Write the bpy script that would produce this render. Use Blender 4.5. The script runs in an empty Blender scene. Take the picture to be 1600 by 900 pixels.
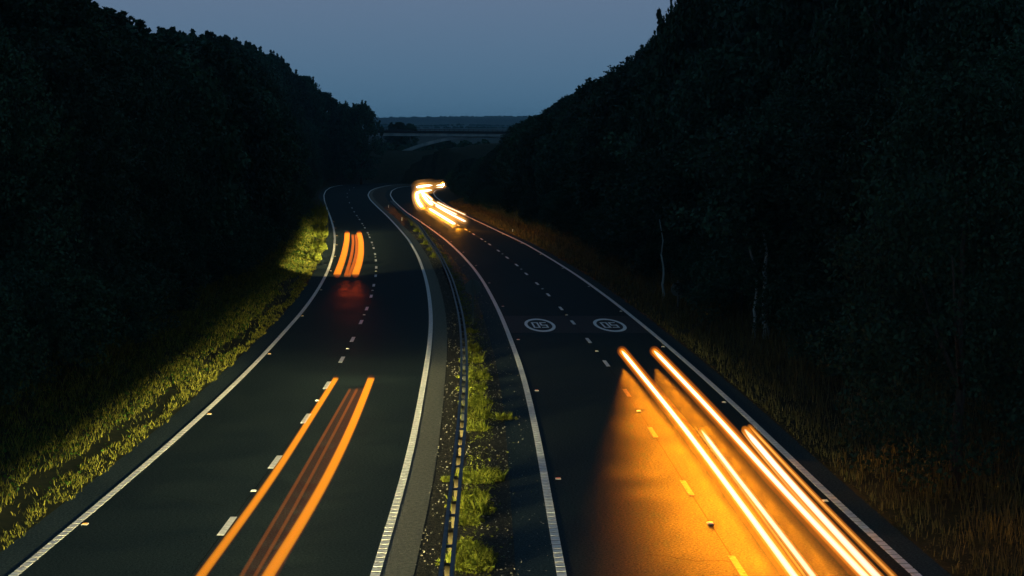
import bpy, math, random
import numpy as np
from mathutils import Vector, Matrix

random.seed(7)
rng = np.random.default_rng(7)
scene = bpy.context.scene
COL = scene.collection

# ------------------------------------------------------------------ camera
F, CX, HY, H = 2870.0, 800.0, 232.0, 8.85          # focal length in photo pixels, optical centre, horizon row, eye height
PITCH = math.atan((450.0 - HY) / F)
cam_data = bpy.data.cameras.new("camera")
cam = bpy.data.objects.new("camera", cam_data)
COL.objects.link(cam)
cam.location = (0, 0, H)
cam.rotation_euler = (math.pi / 2 - PITCH, 0, 0)
cam_data.sensor_width = 36.0
cam_data.lens = 36.0 * F / 1600.0
cam_data.clip_start = 0.5
cam_data.clip_end = 20000
scene.camera = cam

# ------------------------------------------------------------------ world: dusk sky
world = bpy.data.worlds.new("World")
scene.world = world
world.use_nodes = True
wn, wl = world.node_tree.nodes, world.node_tree.links
wn.clear()
wo = wn.new("ShaderNodeOutputWorld")
bg = wn.new("ShaderNodeBackground")
geo = wn.new("ShaderNodeTexCoord")
sep = wn.new("ShaderNodeSeparateXYZ")
ramp = wn.new("ShaderNodeValToRGB")
wl.new(geo.outputs["Generated"], sep.inputs[0])
wl.new(sep.outputs["Z"], ramp.inputs[0])
cr = ramp.color_ramp
cr.elements[0].position = 0.0
cr.elements[0].color = (0.066, 0.175, 0.285, 1)
cr.elements[1].position = 0.085
cr.elements[1].color = (0.128, 0.192, 0.296, 1)
e = cr.elements.new(1.0)
e.color = (0.016, 0.064, 0.098, 1)
wl.new(ramp.outputs[0], bg.inputs["Color"])
bg.inputs["Strength"].default_value = 1.0
wl.new(bg.outputs[0], wo.inputs["Surface"])

# what is left of the sun: very weak, broad and cool, from behind the camera
sun_d = bpy.data.lights.new("sun", "SUN")
sun_d.energy = 0.012
sun_d.angle = math.radians(30)
sun_d.color = (0.75, 0.85, 1.0)
sun = bpy.data.objects.new("sun", sun_d)
sun.rotation_euler = (math.radians(40), 0, math.radians(-25))
COL.objects.link(sun)

scene.view_settings.view_transform = 'Standard'
scene.view_settings.look = 'None'
scene.view_settings.exposure = 0
scene.view_settings.gamma = 1
scene.cycles.max_bounces = 6
scene.cycles.transparent_max_bounces = 32
scene.cycles.volume_bounces = 0
scene.cycles.sample_clamp_indirect = 4.0

# ------------------------------------------------------------------ helpers: geometry of the view, materials, objects
def ground(px, py, z=0.0):
    """point of the plane at height z that the photo shows at pixel (px, py)"""
    u, v = (px - CX) / F, (450.0 - py) / F
    dy = math.cos(PITCH) + v * math.sin(PITCH)
    dz = -math.sin(PITCH) + v * math.cos(PITCH)
    t = (z - H) / dz
    return np.array([u * t, dy * t, z])

def project(p):
    x, y, z = p[0], p[1], p[2] - H
    d = y * math.cos(PITCH) - z * math.sin(PITCH)
    up = y * math.sin(PITCH) + z * math.cos(PITCH)
    return CX + F * x / d, 450.0 - F * up / d

def height_at(px_y, Y):
    """height of a point at distance Y that appears on row px_y"""
    v = (450.0 - px_y) / F
    dy = math.cos(PITCH) + v * math.sin(PITCH)
    dz = -math.sin(PITCH) + v * math.cos(PITCH)
    return H + Y * dz / dy

def curve(pix, z=0.0, step=1.5, near=None, smooth=3):
    """evenly spaced smooth polyline through pixels laid on the plane at height z"""
    P = np.array([ground(a, b, z)[:2] for a, b in pix])
    if near is not None:                                # go on straight towards and past the camera
        d = P[0] - P[2]
        d /= np.linalg.norm(d)
        P = np.vstack([P[0] + d * near, P[0] + d * near * 0.5, P])
    return resample(P, step, smooth)

def resample(P, step, smooth=3):
    seg = np.linalg.norm(np.diff(P, axis=0), axis=1)
    s = np.concatenate([[0], np.cumsum(seg)])
    n = max(2, int(s[-1] / step) + 1)
    t = np.linspace(0, s[-1], n)
    Q = np.stack([np.interp(t, s, P[:, 0]), np.interp(t, s, P[:, 1])], 1)
    for k in range(smooth):
        w = max(1, int(4.0 / step))
        for _ in range(2):
            R = Q.copy()
            for i in range(1, w + 1):
                ii = np.arange(n)
                lo, hi = np.clip(ii - i, 0, n - 1), np.clip(ii + i, 0, n - 1)
                m = np.minimum(ii, n - 1 - ii) >= i
                R[m] = R[m] + Q[lo[m]] + Q[hi[m]]
            cnt = 1 + 2 * np.minimum(np.minimum(np.arange(n), n - 1 - np.arange(n)), w)
            Q = R / cnt[:, None]
    return Q

def normals(Q):
    d = np.gradient(Q, axis=0)
    d /= np.linalg.norm(d, axis=1)[:, None] + 1e-9
    return np.stack([d[:, 1], -d[:, 0]], 1)             # to the right of the direction of travel (away from the camera)

def offset(Q, o):
    return Q + normals(Q) * o

def arc(Q):
    return np.concatenate([[0], np.cumsum(np.linalg.norm(np.diff(Q, axis=0), axis=1))])

def at_arc(Q, s):
    a = arc(Q)
    return np.array([np.interp(s, a, Q[:, 0]), np.interp(s, a, Q[:, 1])])

def tangent_at(Q, s):
    v = at_arc(Q, s + 0.8) - at_arc(Q, s - 0.8)
    return v / (np.linalg.norm(v) + 1e-9)

def mesh_np(name, V, Fc, mats=None, midx=None, smooth=False):
    me = bpy.data.meshes.new(name)
    V = np.asarray(V, dtype=np.float32)
    if isinstance(Fc, np.ndarray):
        k = Fc.shape[1]
        me.vertices.add(len(V)); me.vertices.foreach_set("co", V.ravel())
        me.loops.add(Fc.size); me.loops.foreach_set("vertex_index", Fc.ravel().astype(np.int32))
        me.polygons.add(len(Fc))
        me.polygons.foreach_set("loop_start", np.arange(0, Fc.size, k, dtype=np.int32))
        me.polygons.foreach_set("loop_total", np.full(len(Fc), k, dtype=np.int32))
        me.update(calc_edges=True)
    else:
        me.from_pydata(V.tolist(), [], Fc)
    for m in (mats or []):
        me.materials.append(m)
    if midx is not None:
        me.polygons.foreach_set("material_index", np.asarray(midx, dtype=np.int32))
    if smooth:
        me.polygons.foreach_set("use_smooth", np.ones(len(me.polygons), dtype=bool))
    me.update()
    return me

def add(name, data, parent=None, **props):
    o = bpy.data.objects.new(name, data)
    COL.objects.link(o)
    if parent is not None:
        o.parent = parent
    for k, v in props.items():
        o[k] = v
    return o

class MB:
    """collects shapes for one mesh"""
    def __init__(s):
        s.v, s.f = [], []
    def box(s, c, size, rot=0.0, taper=1.0):
        n = len(s.v)
        sx, sy, sz = [q / 2 for q in size]
        ca, sa = math.cos(rot), math.sin(rot)
        for z in (-1, 1):
            k = taper if z > 0 else 1.0
            for x, y in ((-1, -1), (1, -1), (1, 1), (-1, 1)):
                X, Y = x * sx * k, y * sy * k
                s.v.append((c[0] + X * ca - Y * sa, c[1] + X * sa + Y * ca, c[2] + z * sz))
        for q in ((0, 3, 2, 1), (4, 5, 6, 7), (0, 1, 5, 4), (1, 2, 6, 5), (2, 3, 7, 6), (3, 0, 4, 7)):
            s.f.append([n + i for i in q])
        return s
    def tube(s, P, R, seg=8, cap=True, squash=1.0, profile=None):
        """sweep a round (or given) profile along the 3D points P with radius R (a number or one per point)"""
        P = [Vector(p) for p in P]
        if not hasattr(R, '__len__'):
            R = [R] * len(P)
        prof = profile or [(math.cos(2 * math.pi * i / seg), math.sin(2 * math.pi * i / seg) * squash) for i in range(seg)]
        seg = len(prof)
        base = len(s.v)
        for i, p in enumerate(P):
            d = (P[min(i + 1, len(P) - 1)] - P[max(i - 1, 0)])
            d.normalize()
            up = Vector((0, 0, 1)) if abs(d.z) < 0.95 else Vector((1, 0, 0))
            a = d.cross(up); a.normalize()
            b = a.cross(d)
            for cu, cv in prof:
                q = p + a * cu * R[i] + b * cv * R[i]
                s.v.append(tuple(q))
        for i in range(len(P) - 1):
            for j in range(seg):
                k = (j + 1) % seg
                s.f.append([base + i * seg + j, base + (i + 1) * seg + j, base + (i + 1) * seg + k, base + i * seg + k])
        if cap:
            s.f.append([base + j for j in range(seg)])
            s.f.append([base + (len(P) - 1) * seg + j for j in range(seg)][::-1])
        return s
    def mesh(s, name, mat, smooth=False):
        return mesh_np(name, s.v, s.f, [mat] if mat else None, smooth=smooth)

def ribbon(Q, o0, o1, z, name, mat, z1=None, rows=None):
    """strip between two offsets of a polyline; rows = list of (offset, height) for a shaped cross-section"""
    N = normals(Q)
    rows = rows or [(o0, z), (o1, z if z1 is None else z1)]
    V = []
    for o, zz in rows:
        P = Q + N * o
        V.append(np.column_stack([P, np.full(len(P), zz) if not hasattr(zz, '__len__') else zz]))
    V = np.vstack(V)
    n, m = len(Q), len(rows)
    i = np.arange(n - 1)
    Fc = np.vstack([np.stack([r * n + i, (r + 1) * n + i, (r + 1) * n + i + 1, r * n + i + 1], 1) for r in range(m - 1)])
    return mesh_np(name, V, Fc, [mat])

def new_mat(name):
    m = bpy.data.materials.new(name)
    m.use_nodes = True
    nt = m.node_tree
    b = nt.nodes["Principled BSDF"]
    return m, nt, b

def N(nt, t, **kw):
    n = nt.nodes.new(t)
    for k, v in kw.items():
        if k in n.inputs:
            n.inputs[k].default_value = v
        else:
            setattr(n, k, v)
    return n

def noise_mat(name, c0, c1, scale=5.0, rough=0.8, bump=0.0, bscale=60.0, spec=0.3, detail=6.0, stretch=None, lo=0.35, hi=0.65, speckle=None):
    m, nt, b = new_mat(name)
    tc = N(nt, "ShaderNodeTexCoord")
    src = tc.outputs["Object"]
    if stretch:
        mp = N(nt, "ShaderNodeMapping"); mp.inputs["Scale"].default_value = stretch
        nt.links.new(src, mp.inputs[0]); src = mp.outputs[0]
    n = N(nt, "ShaderNodeTexNoise", Scale=scale, Detail=detail)
    nt.links.new(src, n.inputs["Vector"])
    r = N(nt, "ShaderNodeValToRGB")
    r.color_ramp.elements[0].position, r.color_ramp.elements[1].position = lo, hi
    r.color_ramp.elements[0].color, r.color_ramp.elements[1].color = (*c0, 1), (*c1, 1)
    nt.links.new(n.outputs["Fac"], r.inputs[0])
    out = r.outputs[0]
    if speckle:                                          # (colour, scale, threshold): pale stones in the surface
        n3 = N(nt, "ShaderNodeTexNoise", Scale=speckle[1], Detail=2.0)
        nt.links.new(tc.outputs["Object"], n3.inputs["Vector"])
        r3 = N(nt, "ShaderNodeValToRGB")
        r3.color_ramp.elements[0].position, r3.color_ramp.elements[1].position = speckle[2], speckle[2] + 0.08
        nt.links.new(n3.outputs["Fac"], r3.inputs[0])
        mx = N(nt, "ShaderNodeMixRGB"); mx.inputs[2].default_value = (*speckle[0], 1)
        nt.links.new(r3.outputs[0], mx.inputs[0]); nt.links.new(out, mx.inputs[1])
        out = mx.outputs[0]
    nt.links.new(out, b.inputs["Base Color"])
    b.inputs["Roughness"].default_value = rough
    b.inputs["Specular IOR Level"].default_value = spec
    if bump > 0:
        n2 = N(nt, "ShaderNodeTexNoise", Scale=bscale, Detail=3.0)
        nt.links.new(tc.outputs["Object"], n2.inputs["Vector"])
        bp = N(nt, "ShaderNodeBump", Strength=bump, Distance=0.02)
        nt.links.new(n2.outputs["Fac"], bp.inputs["Height"])
        nt.links.new(bp.outputs[0], b.inputs["Normal"])
    return m

def plain(name, c, rough=0.6, spec=0.3, metal=0.0):
    m, nt, b = new_mat(name)
    b.inputs["Base Color"].default_value = (*c, 1)
    b.inputs["Roughness"].default_value = rough
    b.inputs["Specular IOR Level"].default_value = spec
    b.inputs["Metallic"].default_value = metal
    return m

def leaf_mat(name, c0, c1, trans=0.25):
    """foliage: colour differs from leaf clump to leaf clump, some light goes through"""
    m, nt, b = new_mat(name)
    g = N(nt, "ShaderNodeNewGeometry")
    r = N(nt, "ShaderNodeValToRGB")
    r.color_ramp.elements[0].color, r.color_ramp.elements[1].color = (*c0, 1), (*c1, 1)
    nt.links.new(g.outputs["Random Per Island"], r.inputs[0])
    oi = N(nt, "ShaderNodeObjectInfo")
    hs = N(nt, "ShaderNodeHueSaturation")
    mr = N(nt, "ShaderNodeMapRange")
    mr.inputs["To Min"].default_value, mr.inputs["To Max"].default_value = 0.6, 1.4
    nt.links.new(oi.outputs["Random"], mr.inputs["Value"])
    nt.links.new(mr.outputs[0], hs.inputs["Value"])
    nt.links.new(r.outputs[0], hs.inputs["Color"])
    nt.links.new(hs.outputs[0], b.inputs["Base Color"])
    b.inputs["Roughness"].default_value = 0.65
    b.inputs["Specular IOR Level"].default_value = 0.2
    if trans > 0:
        t = N(nt, "ShaderNodeBsdfTranslucent")
        nt.links.new(hs.outputs[0], t.inputs["Color"])
        mx = N(nt, "ShaderNodeMixShader"); mx.inputs[0].default_value = trans
        nt.links.new(b.outputs[0], mx.inputs[1]); nt.links.new(t.outputs[0], mx.inputs[2])
        nt.links.new(mx.outputs[0], nt.nodes["Material Output"].inputs["Surface"])
    return m

def emit_mat(name, c, strength):
    m = bpy.data.materials.new(name)
    m.use_nodes = True
    nt = m.node_tree
    nt.nodes.clear()
    e = nt.nodes.new("ShaderNodeEmission"); o = nt.nodes.new("ShaderNodeOutputMaterial")
    e.inputs[0].default_value = (*c, 1); e.inputs[1].default_value = strength
    nt.links.new(e.outputs[0], o.inputs["Surface"])
    return m

def glow_mat(name, c, strength):
    """light of a streak, or lens bloom added round it: a volume that only gives off light"""
    m = bpy.data.materials.new(name)
    m.use_nodes = True
    nt = m.node_tree
    nt.nodes.clear()
    e = nt.nodes.new("ShaderNodeEmission"); o = nt.nodes.new("ShaderNodeOutputMaterial")
    e.inputs[0].default_value = (*c, 1); e.inputs[1].default_value = strength
    nt.links.new(e.outputs[0], o.inputs["Volume"])
    return m

# asphalt: dark binder, worn aggregate, patchy polish
def asphalt_mat(name, base, rough=0.52, spec=0.2, bump=0.35, speck=0.09, tint=(0.70, 0.90, 1.0)):
    m, nt, b = new_mat(name)
    tc = N(nt, "ShaderNodeTexCoord")
    big = N(nt, "ShaderNodeTexNoise", Scale=0.35, Detail=5.0)
    mid = N(nt, "ShaderNodeTexNoise", Scale=9.0, Detail=8.0)
    mid.inputs["Roughness"].default_value = 0.75
    fine = N(nt, "ShaderNodeTexNoise", Scale=30.0, Detail=4.0)
    for n in (big, mid, fine):
        nt.links.new(tc.outputs["Object"], n.inputs["Vector"])
    r1 = N(nt, "ShaderNodeValToRGB")
    r1.color_ramp.elements[0].position, r1.color_ramp.elements[1].position = 0.3, 0.7
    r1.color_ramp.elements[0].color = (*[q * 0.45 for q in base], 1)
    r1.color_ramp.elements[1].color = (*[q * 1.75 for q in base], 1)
    nt.links.new(mid.outputs["Fac"], r1.inputs[0])
    r2 = N(nt, "ShaderNodeValToRGB")
    r2.color_ramp.elements[0].position, r2.color_ramp.elements[1].position = 0.60, 0.72
    nt.links.new(fine.outputs["Fac"], r2.inputs[0])
    mx = N(nt, "ShaderNodeMixRGB"); mx.inputs[2].default_value = (speck, speck, speck * 0.95, 1)
    nt.links.new(r2.outputs[0], mx.inputs[0]); nt.links.new(r1.outputs[0], mx.inputs[1])
    nt.links.new(mx.outputs[0], b.inputs["Base Color"])
    rr = N(nt, "ShaderNodeMapRange")
    rr.inputs["From Min"].default_value, rr.inputs["From Max"].default_value = 0.3, 0.7
    rr.inputs["To Min"].default_value, rr.inputs["To Max"].default_value = rough - 0.07, rough + 0.08
    nt.links.new(big.outputs["Fac"], rr.inputs["Value"])
    bp = N(nt, "ShaderNodeBump", Strength=bump, Distance=0.012)
    nt.links.new(fine.outputs["Fac"], bp.inputs["Height"])
    # dull stone chippings with a bituminous, slightly blue-green sheen between them
    df = N(nt, "ShaderNodeBsdfDiffuse"); gl_ = N(nt, "ShaderNodeBsdfGlossy")
    gl_.inputs["Color"].default_value = (*tint, 1)
    nt.links.new(mx.outputs[0], df.inputs["Color"])
    nt.links.new(rr.outputs[0], gl_.inputs["Roughness"])
    for q in (df, gl_):
        nt.links.new(bp.outputs[0], q.inputs["Normal"])
    gr = N(nt, "ShaderNodeTexNoise", Scale=17.0, Detail=5.0)
    gr.inputs["Roughness"].default_value = 0.8
    nt.links.new(tc.outputs["Object"], gr.inputs["Vector"])
    gm = N(nt, "ShaderNodeMapRange")
    gm.inputs["From Min"].default_value, gm.inputs["From Max"].default_value = 0.36, 0.64
    gm.inputs["To Min"].default_value, gm.inputs["To Max"].default_value = spec * 0.35, spec * 1.65
    nt.links.new(gr.outputs["Fac"], gm.inputs["Value"])
    ms = N(nt, "ShaderNodeMixShader")
    nt.links.new(gm.outputs[0], ms.inputs[0]); nt.links.new(df.outputs[0], ms.inputs[1]); nt.links.new(gl_.outputs[0], ms.inputs[2])
    nt.links.new(ms.outputs[0], nt.nodes["Material Output"].inputs["Surface"])
    return m

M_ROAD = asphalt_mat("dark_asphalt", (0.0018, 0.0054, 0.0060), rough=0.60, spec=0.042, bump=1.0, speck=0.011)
M_STRIP = asphalt_mat("hard_strip_asphalt", (0.005, 0.011, 0.013), rough=0.7, spec=0.05)
M_BROWN = asphalt_mat("worn_brown_asphalt", (0.13, 0.11, 0.085), rough=0.85, spec=0.04, bump=0.8, speck=0.22)
M_JOINT = plain("joint_tar", (0.006, 0.008, 0.008), 0.9, 0.05)
M_BAND = asphalt_mat("dark_red_surfacing", (0.012, 0.010, 0.010), rough=0.65, spec=0.06, tint=(0.85, 0.85, 0.95))
M_LINE = noise_mat("line_paint", (0.60, 0.58, 0.60), (0.84, 0.82, 0.84), scale=6, rough=0.7, bump=0.2)
M_POOL_DASH = noise_mat("darkened_pool_dash_paint", (0.035, 0.042, 0.052), (0.09, 0.10, 0.12), scale=9, rough=0.85, bump=0.2, spec=0.1)  # line paint darkened for dashes in the headlight pool, offsetting its glare
M_ROUNDEL = noise_mat("roundel_paint", (0.72, 0.74, 0.80), (0.90, 0.91, 0.95), scale=5, rough=0.7, bump=0.2)
M_LINEBASE = noise_mat("dark_line_base", (0.05, 0.055, 0.05), (0.14, 0.14, 0.13), scale=8, rough=0.8)  # darker base that shows in the gaps between the ribs
M_EARTH = noise_mat("dark_earth", (0.006, 0.010, 0.005), (0.016, 0.018, 0.009), scale=2.5, rough=0.95, bump=0.6, bscale=12, spec=0.1)
M_WOODFLOOR = noise_mat("wood_floor", (0.012, 0.018, 0.010), (0.03, 0.03, 0.015), scale=0.8, rough=0.95, spec=0.1)
M_GRAVEL = noise_mat("gravel_bed", (0.018, 0.02, 0.016), (0.05, 0.045, 0.035), scale=9, rough=0.95, bump=0.9, bscale=45, spec=0.15, speckle=((0.22, 0.19, 0.15), 26, 0.63))
M_STEEL = noise_mat("galvanised_steel", (0.035, 0.06, 0.085), (0.07, 0.10, 0.13), scale=3, rough=0.6, spec=0.4)
M_POST_LIT = noise_mat("headlit_pale_post", (0.09, 0.07, 0.032), (0.14, 0.11, 0.055), scale=7, rough=0.8)  # pale copy for near posts, headlight brightness put into the colour
M_WHITE = plain("white_plastic", (0.75, 0.75, 0.72), 0.5)
M_GREY = plain("grey_sign_back", (0.10, 0.13, 0.12), 0.6)
M_SIGNFACE = plain("sign_face", (0.7, 0.7, 0.7), 0.5)
M_CONC = noise_mat("bridge_concrete", (0.18, 0.27, 0.29), (0.34, 0.43, 0.44), scale=0.5, rough=0.85, stretch=(1, 1, 0.15))
M_RAIL = plain("dark_parapet", (0.018, 0.022, 0.026), 0.7)
M_LEAF = leaf_mat("woodland_leaves", (0.010, 0.036, 0.025), (0.030, 0.080, 0.044), 0.12)
M_LEAF2 = leaf_mat("paler_leaves", (0.010, 0.036, 0.022), (0.032, 0.082, 0.042), 0.12)
M_BARK = noise_mat("dark_bark", (0.03, 0.028, 0.022), (0.07, 0.065, 0.05), scale=6, rough=0.9, stretch=(3, 3, 0.5))
M_PALEBARK = noise_mat("pale_ash_bark", (0.22, 0.29, 0.28), (0.38, 0.45, 0.43), scale=5, rough=0.85, stretch=(2, 2, 0.6))
M_GRASS = leaf_mat("verge_grass", (0.035, 0.048, 0.006), (0.22, 0.20, 0.030), 0.3)
M_GREENWEED = leaf_mat("green_weeds", (0.010, 0.05, 0.004), (0.075, 0.20, 0.018), 0.3)
M_DRY = leaf_mat("dry_grass", (0.035, 0.04, 0.018), (0.13, 0.12, 0.045), 0.3)
M_WEED = leaf_mat("yellow_green_weeds", (0.08, 0.11, 0.011), (0.22, 0.23, 0.03), 0.3)
M_STONE = leaf_mat("pale_stone_chips", (0.06, 0.055, 0.045), (0.30, 0.27, 0.22), 0.0)
M_STUD = plain("stud_casing", (0.5, 0.5, 0.48), 0.4)
M_AMBER = plain("amber_stud_lens", (0.9, 0.35, 0.05), 0.3)
M_RED = plain("red_stud_lens", (0.8, 0.12, 0.05), 0.3)

# ------------------------------------------------------------------ the road's lines, read off the photograph and laid on the road plane
PX_L1 = [(26.7, 895.6), (110, 826), (195.6, 755.6), (266.7, 693), (340, 626.7), (400, 568), (430.7, 534), (473, 487), (497, 453), (513, 422.7),
         (521.5, 394), (523.5, 374), (521.5, 357), (516.5, 340), (511, 326), (507, 314), (506, 305), (509, 298), (517, 292.5), (535, 289), (565, 287.3), (610, 286)]
PX_D1 = [(278, 928), (355, 822), (430, 722), (478, 654), (511, 602), (534, 562), (550.9, 530.4), (564.2, 503.3), (573.2, 482.2), (580, 462.9), (584, 445.8),
         (587, 430.9), (587.9, 417.8), (587.2, 406.9), (586, 397), (583.8, 387.6), (581, 378.9), (577.6, 370.8), (574.5, 363.7), (570, 356), (566, 349.5), (561.7, 343),
         (557.5, 337), (553.5, 331), (550, 325), (546, 317), (542.5, 308), (542.5, 302), (546, 297), (553, 293.3), (566, 290), (590, 287.8), (625, 286.3)]
PX_L2 = [(587.5, 896), (606, 832), (628, 764), (646, 688), (658, 620), (666, 576), (671.5, 540), (673.7, 510), (673, 482), (669, 451), (662.8, 426), (653.5, 401),
         (639.5, 376), (624, 357.8), (605, 337.5), (589.7, 323.5), (578.9, 312.7), (574.8, 305), (578, 298.5), (586, 294.5), (598, 291.3), (614, 288.6), (635, 287), (665, 286)]
PX_R1 = [(878, 896), (862, 820), (852, 748), (840, 684), (828, 628), (816, 580), (801, 539), (791.4, 514), (781, 488.6), (769, 465), (755, 439.6), (739, 417.5),
         (720, 396.5), (697, 375.5), (673.6, 358), (652.7, 343.4), (638.6, 334.4), (626, 324), (615, 313.7), (609.6, 304.8), (612, 298), (621, 293.3), (637, 290.8), (665, 289), (710, 287.6)]
PX_D2 = [(1290, 1096), (1153.7, 886), (1073.7, 762.5), (1020, 675.5), (979.5, 614), (947.3, 567.9), (919.6, 532.1), (895.3, 503.9), (876.5, 482), (856.7, 460.7),
         (839.2, 443.2), (822.4, 428), (807.3, 414.2), (792.4, 402.6), (778.6, 391.8), (765, 382), (752.5, 373.6), (740, 366), (728, 358.8), (716, 352), (704, 345.5), (692, 338.5),
         (680, 331.5), (668, 324), (657, 316), (649, 308), (645, 301.5), (647, 297), (655, 293.8), (668, 291.8), (695, 290), (735, 288.6)]
PX_R2 = [(1430, 897.5), (1350, 825), (1282.5, 763.5), (1222, 704), (1166.7, 650), (1100, 590), (1044, 541), (1000, 504.5), (956.7, 470), (903, 431), (858, 402.8),
         (821, 381), (779, 361.5), (751.5, 348.3), (729.5, 338), (708, 326.5), (692, 316.5), (681, 308), (677, 301.5), (681, 297), (694, 294), (716, 292), (765, 290)]
L1 = curve(PX_L1, near=70); L2 = curve(PX_L2, near=70)
R1 = curve(PX_R1, near=70); R2 = curve(PX_R2, near=70)
D1 = curve(PX_D1, near=50); D2 = curve(PX_D2, near=50)
LV = offset(L1, -0.95)                                  # where the tarmac ends and the verge begins
RV = offset(R2, 0.75)
corridor = np.vstack([LV, RV[::-1]])

def inside(P, poly):
    x, y = P[:, 0], P[:, 1]
    r = np.zeros(len(P), dtype=bool)
    x0, y0 = poly[-1]
    for x1, y1 in poly:
        c = ((y1 > y) != (y0 > y)) & (x < (x0 - x1) * (y - y1) / (y0 - y1 + 1e-12) + x1)
        r ^= c
        x0, y0 = x1, y1
    return r

def dist_poly(P, Q):
    out = np.full(len(P), 1e9)
    for a in range(0, len(P), 4000):
        B = P[a:a + 4000]
        d = ((B[:, None, :] - Q[None, :, :]) ** 2).sum(2)
        out[a:a + 4000] = np.sqrt(d.min(1))
    return out

def road_distance(P):
    """metres outside the tarmac (negative inside), and side: -1 left, +1 right"""
    P = np.atleast_2d(P)
    dl, dr = dist_poly(P, LV), dist_poly(P, RV)
    d = np.minimum(dl, dr)
    d[inside(P, corridor)] *= -1
    return d, np.where(dl < dr, -1, 1)

BANK_D = [-100, 0, 1.2, 2.6, 4.2, 8, 14, 24, 60, 200]
BANK_L = [-0.6, 0.0, 0.20, 0.66, 1.7, 4.0, 7.0, 9.5, 11.5, 12.5]
BANK_R = [-0.6, 0.0, 0.14, 0.42, 0.95, 2.9, 6.6, 10.0, 12.5, 14.0]
def bank_height(d, side):
    return np.where(side < 0, np.interp(d, BANK_D, BANK_L), np.interp(d, BANK_D, BANK_R))
_lat = np.random.default_rng(99).random((256, 256))
def vnoise(x, y):
    """smooth random field, one feature per unit, 0..1"""
    xi, yi = np.floor(x).astype(int), np.floor(y).astype(int)
    fx, fy = x - xi, y - yi
    fx, fy = fx * fx * (3 - 2 * fx), fy * fy * (3 - 2 * fy)
    g_ = lambda a, b: _lat[a % 256, b % 256]
    return (g_(xi, yi) * (1 - fx) + g_(xi + 1, yi) * fx) * (1 - fy) + (g_(xi, yi + 1) * (1 - fx) + g_(xi + 1, yi + 1) * fx) * fy
def fnoise(x, y):
    return 0.5 * vnoise(x, y) + 0.3 * vnoise(x * 2.3 + 17, y * 2.3 + 5) + 0.2 * vnoise(x * 5.1 + 3, y * 5.1 + 31)
def bumps(x, y):
    return 0.16 * (fnoise(x * 0.8, y * 0.5) - 0.5)

# ------------------------------------------------------------------ the setting
g = mesh_np("ground", [(-6000, -200, -0.9), (6000, -200, -0.9), (6000, 9000, -0.9), (-6000, 9000, -0.9)], [[0, 1, 2, 3]], [M_EARTH])
add("ground", g, kind="structure", label="dark open ground beyond the cutting")

gx = np.concatenate([np.arange(-220, -60, 6.0), np.arange(-60, 60, 1.5), np.arange(60, 221, 6.0)])
gy = np.concatenate([np.arange(-30, 180, 1.5), np.arange(180, 560, 3.0)])
GX, GY = np.meshgrid(gx, gy)
PP = np.column_stack([GX.ravel(), GY.ravel()])
dd, ss = road_distance(PP)
zz = bank_height(dd, ss) + np.where(dd > 4, bumps(PP[:, 0], PP[:, 1]) * 2, 0)
far = np.clip((PP[:, 1] - 470) / 80, 0, 1)
zz = zz * (1 - far) + np.minimum(zz, 6.0) * far
zz = np.where(dd < 5.2, np.minimum(zz, 2.0) - 0.5, zz)
V = np.column_stack([PP, zz])
nx, ny = len(gx), len(gy)
ii, jj = np.meshgrid(np.arange(nx - 1), np.arange(ny - 1))
a = (jj * nx + ii).ravel()
Fc = np.stack([a, a + 1, a + nx + 1, a + nx], 1)
add("cutting_slopes", mesh_np("cutting_slopes", V, Fc, [M_WOODFLOOR], smooth=True), kind="structure", label="dark wooded slopes of the road cutting")

def verge(Q, sgn, name, label, prof):
    N_ = normals(Q)
    offs = np.array([-0.02, 0.25, 0.6, 1.2, 1.9, 2.6, 3.4, 4.2, 5.2, 6.4, 7.8])
    rows = []
    for k, o in enumerate(offs):
        P = Q + N_ * sgn * o
        z = np.interp(o, BANK_D, prof) + (bumps(P[:, 0], P[:, 1]) * min(1.0, o / 2.0) * 0.8 if o > 0 else 0) + (0.006 if o <= 0 else 0.01)
        rows.append((sgn * o, z))
    me = ribbon(Q, 0, 0, 0, name, M_EARTH, rows=rows)
    add(name, me, kind="structure", label=label)
near_L = LV[(LV[:, 1] < 420)]
near_R = RV[(RV[:, 1] < 400)]
verge(near_L, -1, "left_verge", "earth verge rising beside the left carriageway", BANK_L)
verge(near_R, 1, "right_verge", "earth verge rising beside the right carriageway", BANK_R)

def match(Qa, Qb, n=360):
    """pairs of points across a strip, both sides divided alike"""
    ta, tb = arc(Qa), arc(Qb)
    A = np.array([at_arc(Qa, s) for s in np.linspace(0, ta[-1], n)])
    B = np.array([at_arc(Qb, s) for s in np.linspace(0, tb[-1], n)])
    return A, B
def sheet(Qa, Qb, z, name, mat, parent=None, n=360, **kw):
    A, B = match(Qa, Qb, n)
    V = np.vstack([np.column_stack([A, np.full(n, z)]), np.column_stack([B, np.full(n, z)])])
    i = np.arange(n - 1)
    return add(name, mesh_np(name, V, np.stack([i, n + i, n + i + 1, i + 1], 1), [mat]), parent, **kw)

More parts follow.
